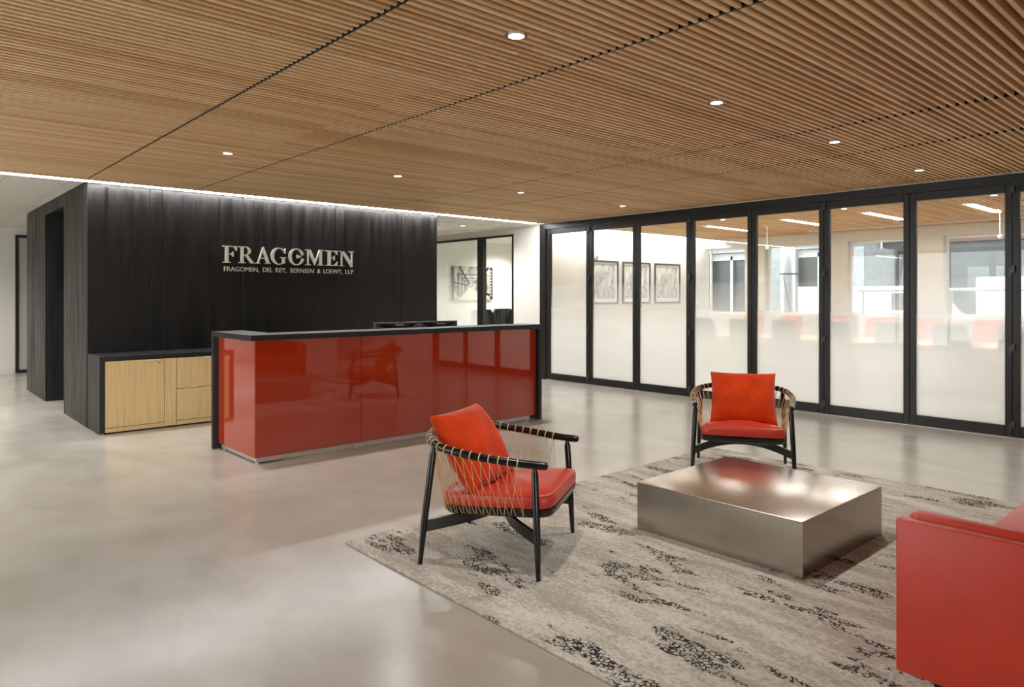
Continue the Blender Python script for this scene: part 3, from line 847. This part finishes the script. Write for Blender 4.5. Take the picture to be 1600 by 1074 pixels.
MB().tube([(0, 0, 0), (0, 0, 3.1)], 0.21, 28, cap=True).build('shaft', 'outdoor_steel', sc_, smooth='auto')
MB().loft([circle(0.23, 2.16, 28), circle(0.23, 2.12, 28)]).build('clamp_ring', 'plastic_grey', sc_)
MB().tube([(-0.2, 0.05, 2.10), (-0.23, -0.14, 1.2)], 0.012, 6).build('stay_rod', 'plastic_grey', sc_)
rl = empty('street_railing', (16.2, 3.2, -0.15)); tag(rl, 'grey pipe railing along the pavement outside', 'railing')
MB().tube([(0, -5.5, 1.72), (0, 3.3, 1.72)], 0.035, 8).build('top_rail', 'outdoor_steel', rl)
MB().tube([(0, -5.5, 1.2), (0, 3.3, 1.2)], 0.025, 8).build('mid_rail', 'outdoor_steel', rl)
for k in range(6):
    MB().tube([(0, -5.4 + 1.72 * k, 0), (0, -5.4 + 1.72 * k, 1.70)], 0.03, 8).build('post', 'outdoor_steel', rl)
def van(label, y, L, h):
    t = empty('van', (19.8, y, -0.15)); tag(t, label, 'vehicle')
    MB().prism([(0, 0.35), (L, 0.35), (L, h), (0.9, h), (0.35, h * 0.62), (0, h * 0.55)], 'x', 0, 1.7).build('body', 'van_white', t, bevel=0.05, seg=2)
    MB().prism([(0.55, h * 0.66), (1.5, h * 0.66), (1.5, h * 0.9), (0.95, h * 0.9)], 'x', -0.012, 0.0).build('side_window', 'dark_facade', t)
    MB().box(-0.02, 0.0, 0.1, L - 0.1, 0.75, 0.85).build('trim_strip', 'plastic_grey', t)
    for yy in (0.7, L - 0.7):
        MB().tube([(-0.03, yy, 0.34), (0.2, yy, 0.34)], 0.34, 18).build('wheel', 'plastic_black', t)
van('white van parked in the street beyond the railing', 5.6, 4.2, 1.85)
van('longer white van parked in the street beyond the railing', 0.3, 4.9, 2.05)

# ------------------------------------------------------------------ sign lettering
sign = empty('wall_sign', (0, YW, 0)); tag(sign, 'raised metal FRAGOMEN sign on the black wall', 'sign')
def arc(cx, cy, rx, ry, a0, a1, n=22):
    return [(cx + rx * math.cos(math.radians(a0 + (a1 - a0) * i / n)), cy + ry * math.sin(math.radians(a0 + (a1 - a0) * i / n))) for i in range(n + 1)]
def band(outer, inner):
    return [outer[i:i + 2] + inner[i:i + 2][::-1] for i in range(len(outer) - 1)]
def serif(x0, x1, y0, up):   # flat serif with a small bracket
    return [(x0, y0), (x1, y0), (x1, y0 + up * 0.045), (x0, y0 + up * 0.045)]
R4 = lambda x0, x1, y0, y1: [(x0, y0), (x1, y0), (x1, y1), (x0, y1)]
LET = {}
LET['F'] = (0.80, [R4(0.13, 0.31, 0.02, 0.98), serif(0, 0.44, 0, 1), R4(0, 0.78, 0.945, 1.0), [(0.80, 1.0), (0.80, 0.72), (0.765, 0.72), (0.60, 0.95), (0.60, 1.0)],
                   R4(0.31, 0.58, 0.49, 0.545), [(0.60, 0.36), (0.60, 0.68), (0.565, 0.68), (0.47, 0.545), (0.47, 0.49), (0.565, 0.36)]])
LET['E'] = (0.76, LET['F'][1][:1] + [R4(0, 0.72, 0.945, 1.0), [(0.73, 1.0), (0.73, 0.74), (0.695, 0.74), (0.55, 0.95), (0.55, 1.0)], R4(0.31, 0.55, 0.49, 0.545),
                   [(0.56, 0.36), (0.56, 0.68), (0.53, 0.68), (0.45, 0.545), (0.45, 0.49), (0.53, 0.36)], R4(0, 0.74, 0, 0.055), [(0.70, 0), (0.76, 0.30), (0.725, 0.30), (0.55, 0.055), (0.55, 0)]])
LET['R'] = (0.96, [R4(0.12, 0.30, 0.02, 0.98), serif(0, 0.42, 0, 1), R4(0, 0.42, 0.95, 1.0), R4(0.3, 0.44, 0.47, 0.52)] +
            band(arc(0.42, 0.735, 0.33, 0.265, 90, -90), arc(0.42, 0.735, 0.15, 0.215, 90, -90)) + [[(0.36, 0.50), (0.54, 0.50), (0.92, 0.045), (0.96, 0), (0.74, 0)]])
LET['A'] = (1.0, [[(0.12, 0.03), (0.19, 0.03), (0.53, 0.90), (0.47, 1.03)], [(0.47, 1.03), (0.54, 1.03), (0.94, 0.02), (0.73, 0.02), (0.42, 0.86)], R4(0.25, 0.72, 0.31, 0.365), serif(0, 0.30, 0, 1), serif(0.62, 1.0, 0, 1)])
gO, gI = arc(0.5, 0.5, 0.5, 0.53, 48, 318, 34), arc(0.52, 0.5, 0.33, 0.475, 52, 312, 34)
LET['G'] = (1.0, band(gO, gI) + [R4(0.70, 0.87, 0.06, 0.40), serif(0.58, 1.0, 0.40, 1), [(0.84, 0.86), (0.88, 1.0), (0.92, 1.0), (0.92, 0.68), (0.885, 0.68), (0.74, 0.87)]])
oO, oI = arc(0.5, 0.5, 0.5, 0.53, 16, 346, 44), arc(0.5, 0.5, 0.32, 0.475, 10, 350, 44)
LET['O'] = (1.0, band(oO, oI) + [[(0.52, 0.645), (0.82, 0.52), (0.52, 0.395)]])
LET['M'] = (1.2, [R4(0.13, 0.20, 0.02, 0.98), [(0.10, 1.0), (0.33, 1.0), (0.68, 0.20), (0.60, 0)], [(0.60, 0), (0.68, 0.20), (0.99, 1.0), (0.91, 1.0), (0.57, 0.12)], R4(0.90, 1.08, 0.02, 0.98),
                   serif(0, 0.34, 0, 1), serif(0.78, 1.2, 0, 1), R4(0, 0.30, 0.955, 1.0), R4(0.92, 1.2, 0.955, 1.0)])
LET['N'] = (1.0, [R4(0.13, 0.20, 0.02, 0.98), [(0.08, 1.0), (0.31, 1.0), (0.88, 0.20), (0.88, -0.05), (0.80, -0.05)], R4(0.81, 0.88, 0.0, 0.98), serif(0, 0.34, 0, 1), R4(0, 0.28, 0.955, 1.0), R4(0.68, 1.0, 0.955, 1.0)])
for ch, a, b in (('F', 3.146, 3.318), ('R', 3.34, 3.534), ('A', 3.552, 3.749), ('G', 3.753, 3.965), ('O', 3.992, 4.206), ('M', 4.226, 4.486), ('E', 4.52, 4.697), ('N', 4.719, 4.948)):
    wd, polys = LET[ch]
    m = MB()
    sx = (b - a) / wd
    for i, p in enumerate(polys):
        m.prism([(a + q[0] * sx, 1.856 + q[1] * 0.208) for q in p], 'y', -0.030 - 0.0003 * (i % 3), -0.004)
    m.build('letter', 'sign_metal', sign)
for wtxt, a, b in (('FRAGOMEN,', 3.163, 3.602), ('DEL', 3.652, 3.778), ('REY,', 3.82, 3.965), ('BERNSEN', 4.021, 4.349), ('&', 4.398, 4.447), ('LOEWY,', 4.489, 4.77), ('LLP', 4.819, 4.944)):
    me = textmesh(wtxt, 1.0, 0.1)
    xs = [v.co.x for v in me.vertices]
    sx = (b - a) / (max(xs) - min(xs)); sy = 0.058 / 0.70
    x_0 = min(xs)
    for v in me.vertices:
        v.co = Vector((a + (v.co.x - x_0) * sx, -0.010 - v.co.z * 0.06, 1.7515 + v.co.y * sy))
    me.materials.clear(); me.materials.append(MATS['sign_metal'])
    link('lettering', me, sign)

# ------------------------------------------------------------------ credenza
cr = empty('credenza', (1.702, 8.282, 0)); tag(cr, 'low credenza with oak doors in a black case against the black wall', 'credenza')
CL = 2.9
MB().box(0, 0.05, 0, 0.54, 0.012, 0.764).build('end_panel', 'black_laminate', cr, bevel=0.002, seg=1)
MB().box(CL - 0.05, CL, 0, 0.54, 0.012, 0.764).build('end_panel', 'black_laminate', cr, bevel=0.002, seg=1)
MB().box(0, CL, 0, 0.54, 0.764, 0.814).build('case_top', 'black_laminate', cr, bevel=0.002, seg=1)
MB().box(0.05, CL - 0.05, 0.025, 0.53, 0.03, 0.762).build('carcass', 'dark_void', cr)
for k in (0.02, CL - 0.05):
    for yy in (0.03, 0.48):
        MB().tube([(k + 0.015, yy, 0), (k + 0.015, yy, 0.012)], 0.012, 10).build('foot', 'kick_steel', cr)
cx = 0.05
def front(x0, x1, z0, z1, nm, handle):
    d = MB().box(x0 + 0.0025, x1 - 0.0025, 0.002, 0.022, z0 + 0.0025, z1 - 0.0025).build(nm, 'oak', cr, bevel=0.001, seg=1)
    if handle:
        MB().box(handle[0], handle[1], -0.014, 0.004, z1 - 0.016, z1 - 0.003).build('pull', 'sign_metal', d)
        if nm == 'cabinet_door':
            MB().tube([(x1 - 0.05, -0.002, z1 - 0.045), (x1 - 0.05, 0.004, z1 - 0.045)], 0.007, 10).build('lock', 'plastic_grey', d)
for rep in range(2):
    o = 0.05 + rep * 1.4
    front(o, o + 0.577, 0.064, 0.762, 'cabinet_door', (o + 0.40, o + 0.51))
    front(o, o + 0.577, 0.014, 0.064, 'toe_panel', None)
    front(o + 0.577, o + 0.702, 0.014, 0.762, 'filler_panel', None)
    front(o + 0.702, o + 1.4, 0.416, 0.762, 'drawer', (o + 1.0, o + 1.11))
    front(o + 0.702, o + 1.4, 0.064, 0.416, 'drawer', (o + 1.0, o + 1.11))
    front(o + 0.702, o + 1.4, 0.014, 0.064, 'toe_panel', None)

# ------------------------------------------------------------------ reception desk
dk = empty('reception_desk', (2.34, 5.90, 0)); tag(dk, 'reception desk clad in glossy red glass with a black wrap-around counter', 'desk')
DX, DY = 3.435, 0.0     # overall length, local origin at the outer front left corner
tp = 1.112
MB().prism([(0, 0), (DX, 0), (DX, 0.34), (0.30, 0.34), (0.30, 0.955), (0, 0.955)], 'z', 1.064, tp).build('counter_top', 'black_laminate', dk, bevel=0.002, seg=1)
MB().box(DX - 0.047, DX, 0.0, 0.34, 0.004, 1.064).build('counter_leg', 'black_laminate', dk, bevel=0.002, seg=1)
MB().box(0, 0.30, 0.915, 0.955, 0.004, 1.064).build('counter_leg', 'black_laminate', dk, bevel=0.002, seg=1)
MB().box(0.064, DX - 0.05, 0.064, 0.10, 0.055, 1.062).box(0.064, 0.10, 0.10, 0.913, 0.055, 1.062).build('carcass', 'dark_void', dk)
gx = [0.054, 1.08, 2.354, DX - 0.049]
for a, b in zip(gx, gx[1:]):
    MB().box(a + 0.0015, b - 0.0015, 0.05, 0.062, 0.055, 1.062).build('front_panel', 'red_glass', dk, bevel=0.001, seg=1)
MB().box(0.054, 0.0635, 0.0635, 0.914, 0.055, 1.062).build('side_panel', 'red_glass', dk, bevel=0.001, seg=1)
MB().box(0.075, DX - 0.13, 0.072, 0.085, 0.012, 0.0545).build('kick_plate', 'kick_steel', dk)
MB().box(0.075, 0.088, 0.085, 0.90, 0.012, 0.0545).build('kick_plate', 'kick_steel', dk)
for a, b in ((0.09, 0.09), (1.05, 0.09), (1.11, 0.09), (2.33, 0.09), (2.38, 0.09), (DX - 0.15, 0.09), (0.09, 0.85)):
    MB().tube([(a, b, 0), (a, b, 0.006), (a, b, 0.012)], [0.018, 0.016, 0.008], 12).build('levelling_foot', 'kick_steel', dk)
MB().box(0.31, DX - 0.06, 0.11, 0.82, 0.71, 0.74).build('work_surface', 'black_laminate', dk)
MB().box(DX - 0.047, DX, 0.345, 0.82, 0.004, 0.74).build('end_panel', 'black_laminate', dk)
MB().box(0.31, 0.35, 0.11, 0.82, 0.02, 0.71).build('end_panel', 'black_laminate', dk)

def monitor(label, x, y, w, top, rz):
    t = empty('monitor', (x, y, 0.74), rz); tag(t, label, 'monitor')
    h = 0.33; z1 = top - 0.74; z0 = z1 - h; e = w / 2
    MB().box(-e, e, -0.02, 0.02, z0, z1).build('panel_shell', 'plastic_grey', t, bevel=0.004)
    rr = []
    for (k, dpt) in ((1.0, -0.0201), (0.78, -0.05), (0.6, -0.06)):
        rr.append([(-e * k * 0.92, dpt, z1 - 0.012), (e * k * 0.92, dpt, z1 - 0.012), (e * k * 0.62, dpt, z1 - 0.055), (e * k * 0.5, dpt, z0 + 0.05), (-e * k * 0.5, dpt, z0 + 0.05), (-e * k * 0.62, dpt, z1 - 0.055)])
    MB().loft(rr).build('rear_housing', 'plastic_black', t)
    MB().box(-e + 0.012, e - 0.012, 0.0201, 0.022, z0 + 0.015, z1 - 0.012).build('screen', 'black_gloss', t)
    MB().box(-0.03, 0.03, -0.085, -0.061, 0.01, z0 + 0.15).build('stand_neck', 'plastic_black', t)
    MB().box(-0.12, 0.12, -0.13, 0.07, 0.0, 0.012).build('stand_base', 'plastic_black', t, bevel=0.004)
    me = textmesh('ViewSonic', 0.026, 0.0006)
    xs = [v.co.x for v in me.vertices]; mid = (max(xs) + min(xs)) / 2
    for v in me.vertices:
        v.co = Vector((v.co.x - mid, -0.0606 - v.co.z, z1 - 0.036 + v.co.y))
    me.materials.clear(); me.materials.append(MATS['sign_metal'])
    link('brand_lettering', me, t)
monitor('dark monitor on the reception desk below the sign', 4.116, 6.42, 0.56, 1.166, math.radians(2))
monitor('dark monitor on the reception desk nearer the office window', 4.664, 6.42, 0.47, 1.166, math.radians(-6))

# ------------------------------------------------------------------ rug, coffee table
rg = empty('rug', (0, 0, 0)); tag(rg, 'large beige grey distressed rug under the lounge seating', 'rug')
MB().box(2.025, 5.87, -0.13, 3.707, 0.0, 0.012).build('pile', 'rug_weave', rg, bevel=0.004, seg=2)
ct = empty('coffee_table', (3.984, 2.189, 0.012)); tag(ct, 'low brushed stainless steel block coffee table on the rug', 'coffee table')
wx_, wy_ = 0.508, 0.522
for nm, bx in (('side_panel', (-wx_, -wx_ + 0.004, -wy_ + 0.004, wy_ - 0.004, 0, 0.284)), ('side_panel', (wx_ - 0.004, wx_, -wy_ + 0.004, wy_ - 0.004, 0, 0.284)),
               ('side_panel', (-wx_, wx_, -wy_, -wy_ + 0.004, 0, 0.284)), ('side_panel', (-wx_, wx_, wy_ - 0.004, wy_, 0, 0.284))):
    MB().box(*bx).build(nm, 'steel', ct)
pmat('steel_top', (222, 210, 202), 0.25, 1.0, var=0.03, vscale=(3, 60, 3))
MB().box(-wx_, wx_, -wy_, wy_, 0.284, 0.292).build('table_top', 'steel_top', ct, bevel=0.0025, seg=3)

# ------------------------------------------------------------------ lounge chairs
def lerp(a, b, t): return a + (b - a) * t
def arm_path():
    ctrl = [(-0.357, 0.375, 0.572), (-0.366, 0.25, 0.578), (-0.385, 0.10, 0.593), (-0.388, -0.05, 0.609), (-0.363, -0.19, 0.628), (-0.305, -0.275, 0.641), (-0.22, -0.328, 0.65), (-0.11, -0.36, 0.657), (0, -0.37, 0.66)]
    ctrl = ctrl + [(-x, y, z) for x, y, z in ctrl[-2::-1]]
    pts = []
    P = [Vector(c) for c in ctrl]
    for i in range(len(P) - 1):
        p0, p1, p2, p3 = P[max(i - 1, 0)], P[i], P[i + 1], P[min(i + 2, len(P) - 1)]
        for k in range(6):
            t = k / 6
            pts.append(0.5 * ((2 * p1) + (p2 - p0) * t + (2 * p0 - 5 * p1 + 4 * p2 - p3) * t * t + (3 * p1 - p0 - 3 * p2 + p3) * t ** 3))
    pts.append(P[-1])
    return pts
def resample(pts, n, s0=0.0, s1=1.0):
    L = [0]
    for a, b in zip(pts, pts[1:]): L.append(L[-1] + (Vector(b) - Vector(a)).length)
    out = []
    for i in range(n):
        s = L[-1] * (s0 + (s1 - s0) * i / (n - 1))
        j = 0
        while j < len(L) - 2 and L[j + 1] < s: j += 1
        t = (s - L[j]) / max(1e-9, L[j + 1] - L[j])
        out.append(Vector(pts[j]).lerp(Vector(pts[j + 1]), t))
    return out
def seat_outline(n=48):
    """rounded trapezoid, wide at the front (+y); first point is the front left corner, going round by the back"""
    half_f, half_b, yf, yb = 0.325, 0.235, 0.39, -0.27
    C = [(-half_f, yf, 0.09), (-half_b, yb, 0.12), (half_b, yb, 0.12), (half_f, yf, 0.09)]
    pts = []
    for i, (x, y, r) in enumerate(C):
        p = Vector((x, y)); a = Vector(C[i - 1][:2]); b = Vector(C[(i + 1) % 4][:2])
        u = (a - p).normalized(); w = (b - p).normalized()
        for k in range(7):
            t = k / 6
            q0, q2 = p + u * r, p + w * r
            pts.append((1 - t) ** 2 * q0 + 2 * t * (1 - t) * p + t * t * q2)
    loop = [Vector((p.x, p.y, 0)) for p in pts] + [Vector((pts[0].x, pts[0].y, 0))]
    return resample(loop, n + 1)[:-1]
def seat_z(y): return 0.02 + 0.055 * (y + 0.27) / 0.66 - 0.055     # slopes down towards the back
def ring(ol, sc, z, bow=0.0):
    cy = 0.06
    return [(p.x * sc, cy + (p.y - cy) * sc + (bow * (1 - (p.x / 0.33) ** 2) if p.y > 0.2 else 0), z + seat_z(p.y)) for p in ol]
def pillow(mb, w, h, d):
    n = 20; vs = []; fs = []
    for side in (1, -1):
        for i in range(n + 1):
            for j in range(n + 1):
                u, v = -1 + 2 * i / n, -1 + 2 * j / n
                th = max(0.0, (1 - abs(u) ** 3.0)) ** 0.55 * max(0.0, (1 - abs(v) ** 3.0)) ** 0.55
                x = u * (w / 2) * (1 - 0.055 * (1 - v * v))
                z = v * (h / 2) * (1 - 0.05 * (1 - u * u))
                wr = 0.006 * math.sin(7 * u + 3 * v) * th
                vs.append((x, side * (d / 2 * th + 0.008) + wr, z))
    m = (n + 1) ** 2
    for i in range(n):
        for j in range(n):
            a = i * (n + 1) + j
            fs.append((a, a + 1, a + n + 2, a + n + 1)); fs.append((m + a, m + a + n + 1, m + a + n + 2, m + a + 1))
    bd = [i * (n + 1) for i in range(n + 1)] + [n * (n + 1) + j for j in range(1, n + 1)] + [i * (n + 1) + n for i in range(n - 1, -1, -1)] + [j for j in range(n - 1, 0, -1)]
    for k in range(len(bd)):
        a, b = bd[k], bd[(k + 1) % len(bd)]
        fs.append((a, b, m + b, m + a))
    mb.add(vs, fs)
def make_lounge_chair(label, loc, rz, yaw):
    t = empty('lounge_chair', loc, rz); tag(t, label, 'armchair', 'corded lounge chairs on the rug')
    path = arm_path()
    k = len(path)
    rad = [0.0205] * k
    rad[0] = 0.012; rad[-1] = 0.012
    p2 = [path[0] + (path[0] - path[1]).normalized() * 0.006] + path + [path[-1] + (path[-1] - path[-2]).normalized() * 0.006]
    MB().tube(p2, [0.010, 0.018] + [0.0205] * (k - 2) + [0.018, 0.010], 14).build('arm_rail', 'black_gloss', t, smooth='auto')
    # legs
    for s in (-1, 1):
        MB().tube([(s * 0.383, 0.338, 0), (s * 0.372, 0.328, 0.22), (s * 0.357, 0.312, 0.53), (s * 0.356, 0.311, 0.548), (s * 0.357, 0.313, 0.575)], [0.012, 0.0185, 0.0185, 0.012, 0.010], 12).build('leg', 'black_gloss', t, smooth='auto')
        MB().tube([(s * 0.36, -0.325, 0), (s * 0.352, -0.305, 0.22), (s * 0.335, -0.262, 0.585), (s * 0.334, -0.26, 0.605), (s * 0.333, -0.256, 0.635)], [0.012, 0.0185, 0.0185, 0.012, 0.010], 12).build('leg', 'black_gloss', t, smooth='auto')
    # two arched beams under the seat, back to back
    for yl, xl, yc, nm in ((0.328, 0.372, 0.06, 'stretcher'), (-0.305, 0.352, 0.0, 'stretcher')):
        rings = []
        for i in range(25):
            x = -xl + 2 * xl * i / 24
            a = 1 - (x / xl) ** 2
            y = lerp(yl, yc, a); z1 = 0.235 + 0.035 * a; z0 = z1 - 0.062 + 0.012 * a
            rings.append([(x, y - 0.012, z0), (x, y + 0.012, z0), (x, y + 0.012, z1), (x, y - 0.012, z1)])
        MB().loft(rings).build(nm, 'black_gloss', t)
    for s in (-1, 1):
        MB().box(s * 0.12 - 0.012, s * 0.12 + 0.012, 0.06, 0.10, 0.24, 0.29).build('seat_bracket', 'black_gloss', t)
    # seat: black shell and leather cushion
    ol = seat_outline()
    MB().loft([ring(ol, 0.90, 0.268), ring(ol, 0.965, 0.275), ring(ol, 0.995, 0.292), ring(ol, 1.0, 0.317)]).build('seat_shell', 'black_gloss', t, smooth='auto')
    cu = MB().loft([ring(ol, 0.97, 0.318), ring(ol, 0.995, 0.322), ring(ol, 1.0, 0.34), ring(ol, 1.0, 0.368), ring(ol, 0.985, 0.384), ring(ol, 0.95, 0.393), ring(ol, 0.80, 0.402), ring(ol, 0.55, 0.408), ring(ol, 0.25, 0.410)]).build('seat_cushion', 'red_leather', t, smooth=True)
    sm = [Vector(p) for p in ring(ol, 0.983, 0.386)]
    MB().tube(sm + [sm[0], ], 0.0022, 6, cap=False).build('seam', 'red_leather', cu, smooth=True)
    # back pillow leaning on the cords
    pm = MB(); pillow(pm, 0.535, 0.475, 0.19)
    me = pm.mesh('back_pillow', 'red_velvet', True)
    o = link('back_pillow', me, t)
    ang = math.radians(33)
    o.matrix_local = Matrix.Translation((-0.012, -0.158, 0.568)) @ Matrix.Rotation(yaw, 4, 'Z') @ Matrix.Rotation(ang, 4, 'X')
    # cord loops round the rail and the crossed lacing down to the shell
    nb = 35
    fine = resample(path, 400)
    rails = resample(path, nb, 0.075, 0.925)
    lp = MB_LOOP
    for i, p in enumerate(rails):
        q = min(range(400), key=lambda j: (fine[j] - p).length)
        tg = (fine[min(q + 1, 399)] - fine[max(q - 1, 0)]).normalized()
        o = link('cord_loop', lp, t)
        o.matrix_local = Matrix.Translation(p) @ tg.to_track_quat('Z', 'Y').to_matrix().to_4x4()
    # lower anchor line along the shell edge from the front left corner round the back to the front right
    nseat = ol
    i0 = min(range(len(nseat)), key=lambda j: (nseat[j] - Vector((-0.32, 0.26, 0))).length)
    i1 = min(range(len(nseat)), key=lambda j: (nseat[j] - Vector((0.32, 0.26, 0))).length)
    seq = []
    j = i0
    while True:
        seq.append(j)
        if j == i1: break
        j = (j + 1) % len(nseat)
        if len(seq) > 60: break
    lower = [Vector(ring([nseat[j]], 0.985, 0.285)[0]) for j in seq]
    m = MB()
    low = resample(lower, 400)
    for i, p in enumerate(rails):
        c = (i + 0.5) / nb
        dn = Vector((0, 0, -0.021))
        for off in (-1.35, 1.35):
            u = min(0.999, max(0.0, c + off / nb))
            q = low[int(u * 399)]
            out = Vector((q.x, q.y - 0.06, 0)).normalized() * 0.003
            m.tube([p + dn, q + out, q * 1.0 + Vector((-q.x * 0.06, -q.y * 0.06, -0.012))], 0.0017, 5, cap=False)
    lc = m.build('cord_lacing', 'cord_tan', t, smooth=True)
    lc['kind'] = 'stuff'
    return t
lr = []
for i in range(18):
    a = 2 * PI * i / 18
    lr.append((0.0225 * math.cos(a), 0.0225 * math.sin(a)))
lm = MB()
vs, fs = [], []
for i, (x, y) in enumerate(lr):
    r0 = Vector((x, y, 0)).normalized()
    for k in range(6):
        b = 2 * PI * k / 6
        vs.append(tuple(Vector((x, y, 0)) + r0 * 0.0022 * math.cos(b) + Vector((0, 0, 0.0034 * math.sin(b)))))
for i in range(18):
    for k in range(6):
        fs.append((i * 6 + k, ((i + 1) % 18) * 6 + k, ((i + 1) % 18) * 6 + (k + 1) % 6, i * 6 + (k + 1) % 6))
lm.add(vs, fs)
MB_LOOP = lm.mesh('cord_loop', 'cord_tan', True)
# chair local +y is its facing direction
def place(ang): return ang - PI / 2
make_lounge_chair('black corded lounge chair with orange pillow turned sideways before the reception desk', (2.629, 3.031, 0.0145), place(math.radians(-59.8)), math.radians(-7))
make_lounge_chair('black corded lounge chair with orange pillow facing the coffee table before the glass doors', (5.301, 3.058, 0.0145), place(math.atan2(-0.513, -0.858)), 0.0)

# ------------------------------------------------------------------ sofa
sf = empty('sofa', (2.686, 0.0, 0.012)); tag(sf, 'red leather sofa with slab arms beside the coffee table', 'sofa')
SL = 2.58; SF = 0.95; SB = -0.03
def rb(nm, b, r, seg=3, mat='red_leather', parent=sf):
    return MB().box(*b).build(nm, mat, parent, bevel=r, seg=seg)
for x0, x1, inner in ((0.0, 0.055, (0.056, 0.15)), (SL - 0.055, SL, (SL - 0.15, SL - 0.056))):
    rb('arm_panel', (x0, x1, SB, SF, 0.108, 0.648), 0.007)
    rb('arm_pad', (inner[0], inner[1], SB + 0.02, SF - 0.012, 0.12, 0.662), 0.035, 4)
rb('base', (0.152, SL - 0.152, SB + 0.02, SF - 0.06, 0.13, 0.28), 0.012)
rb('back', (0.152, SL - 0.152, SB, SB + 0.14, 0.13, 0.74), 0.03)
for k in range(3):
    w = (SL - 0.31) / 3
    a = 0.155 + k * w
    rb('seat_cushion', (a + 0.002, a + w - 0.002, SB + 0.15, SF - 0.05, 0.285, 0.438), 0.035, 4)
    m = MB(); pillow(m, w - 0.01, 0.40, 0.20)
    o = link('back_cushion', m.mesh('back_cushion', 'red_leather', True), sf)
    o.matrix_local = Matrix.Translation((a + w / 2, SB + 0.24, 0.63)) @ Matrix.Rotation(math.radians(-10), 4, 'X')
for x in (0.14, SL - 0.2):
    for y in (SB + 0.08, SF - 0.11):
        MB().box(x, x + 0.06, y - 0.03, y + 0.03, 0.0, 0.13).build('leg', 'black_gloss', sf)
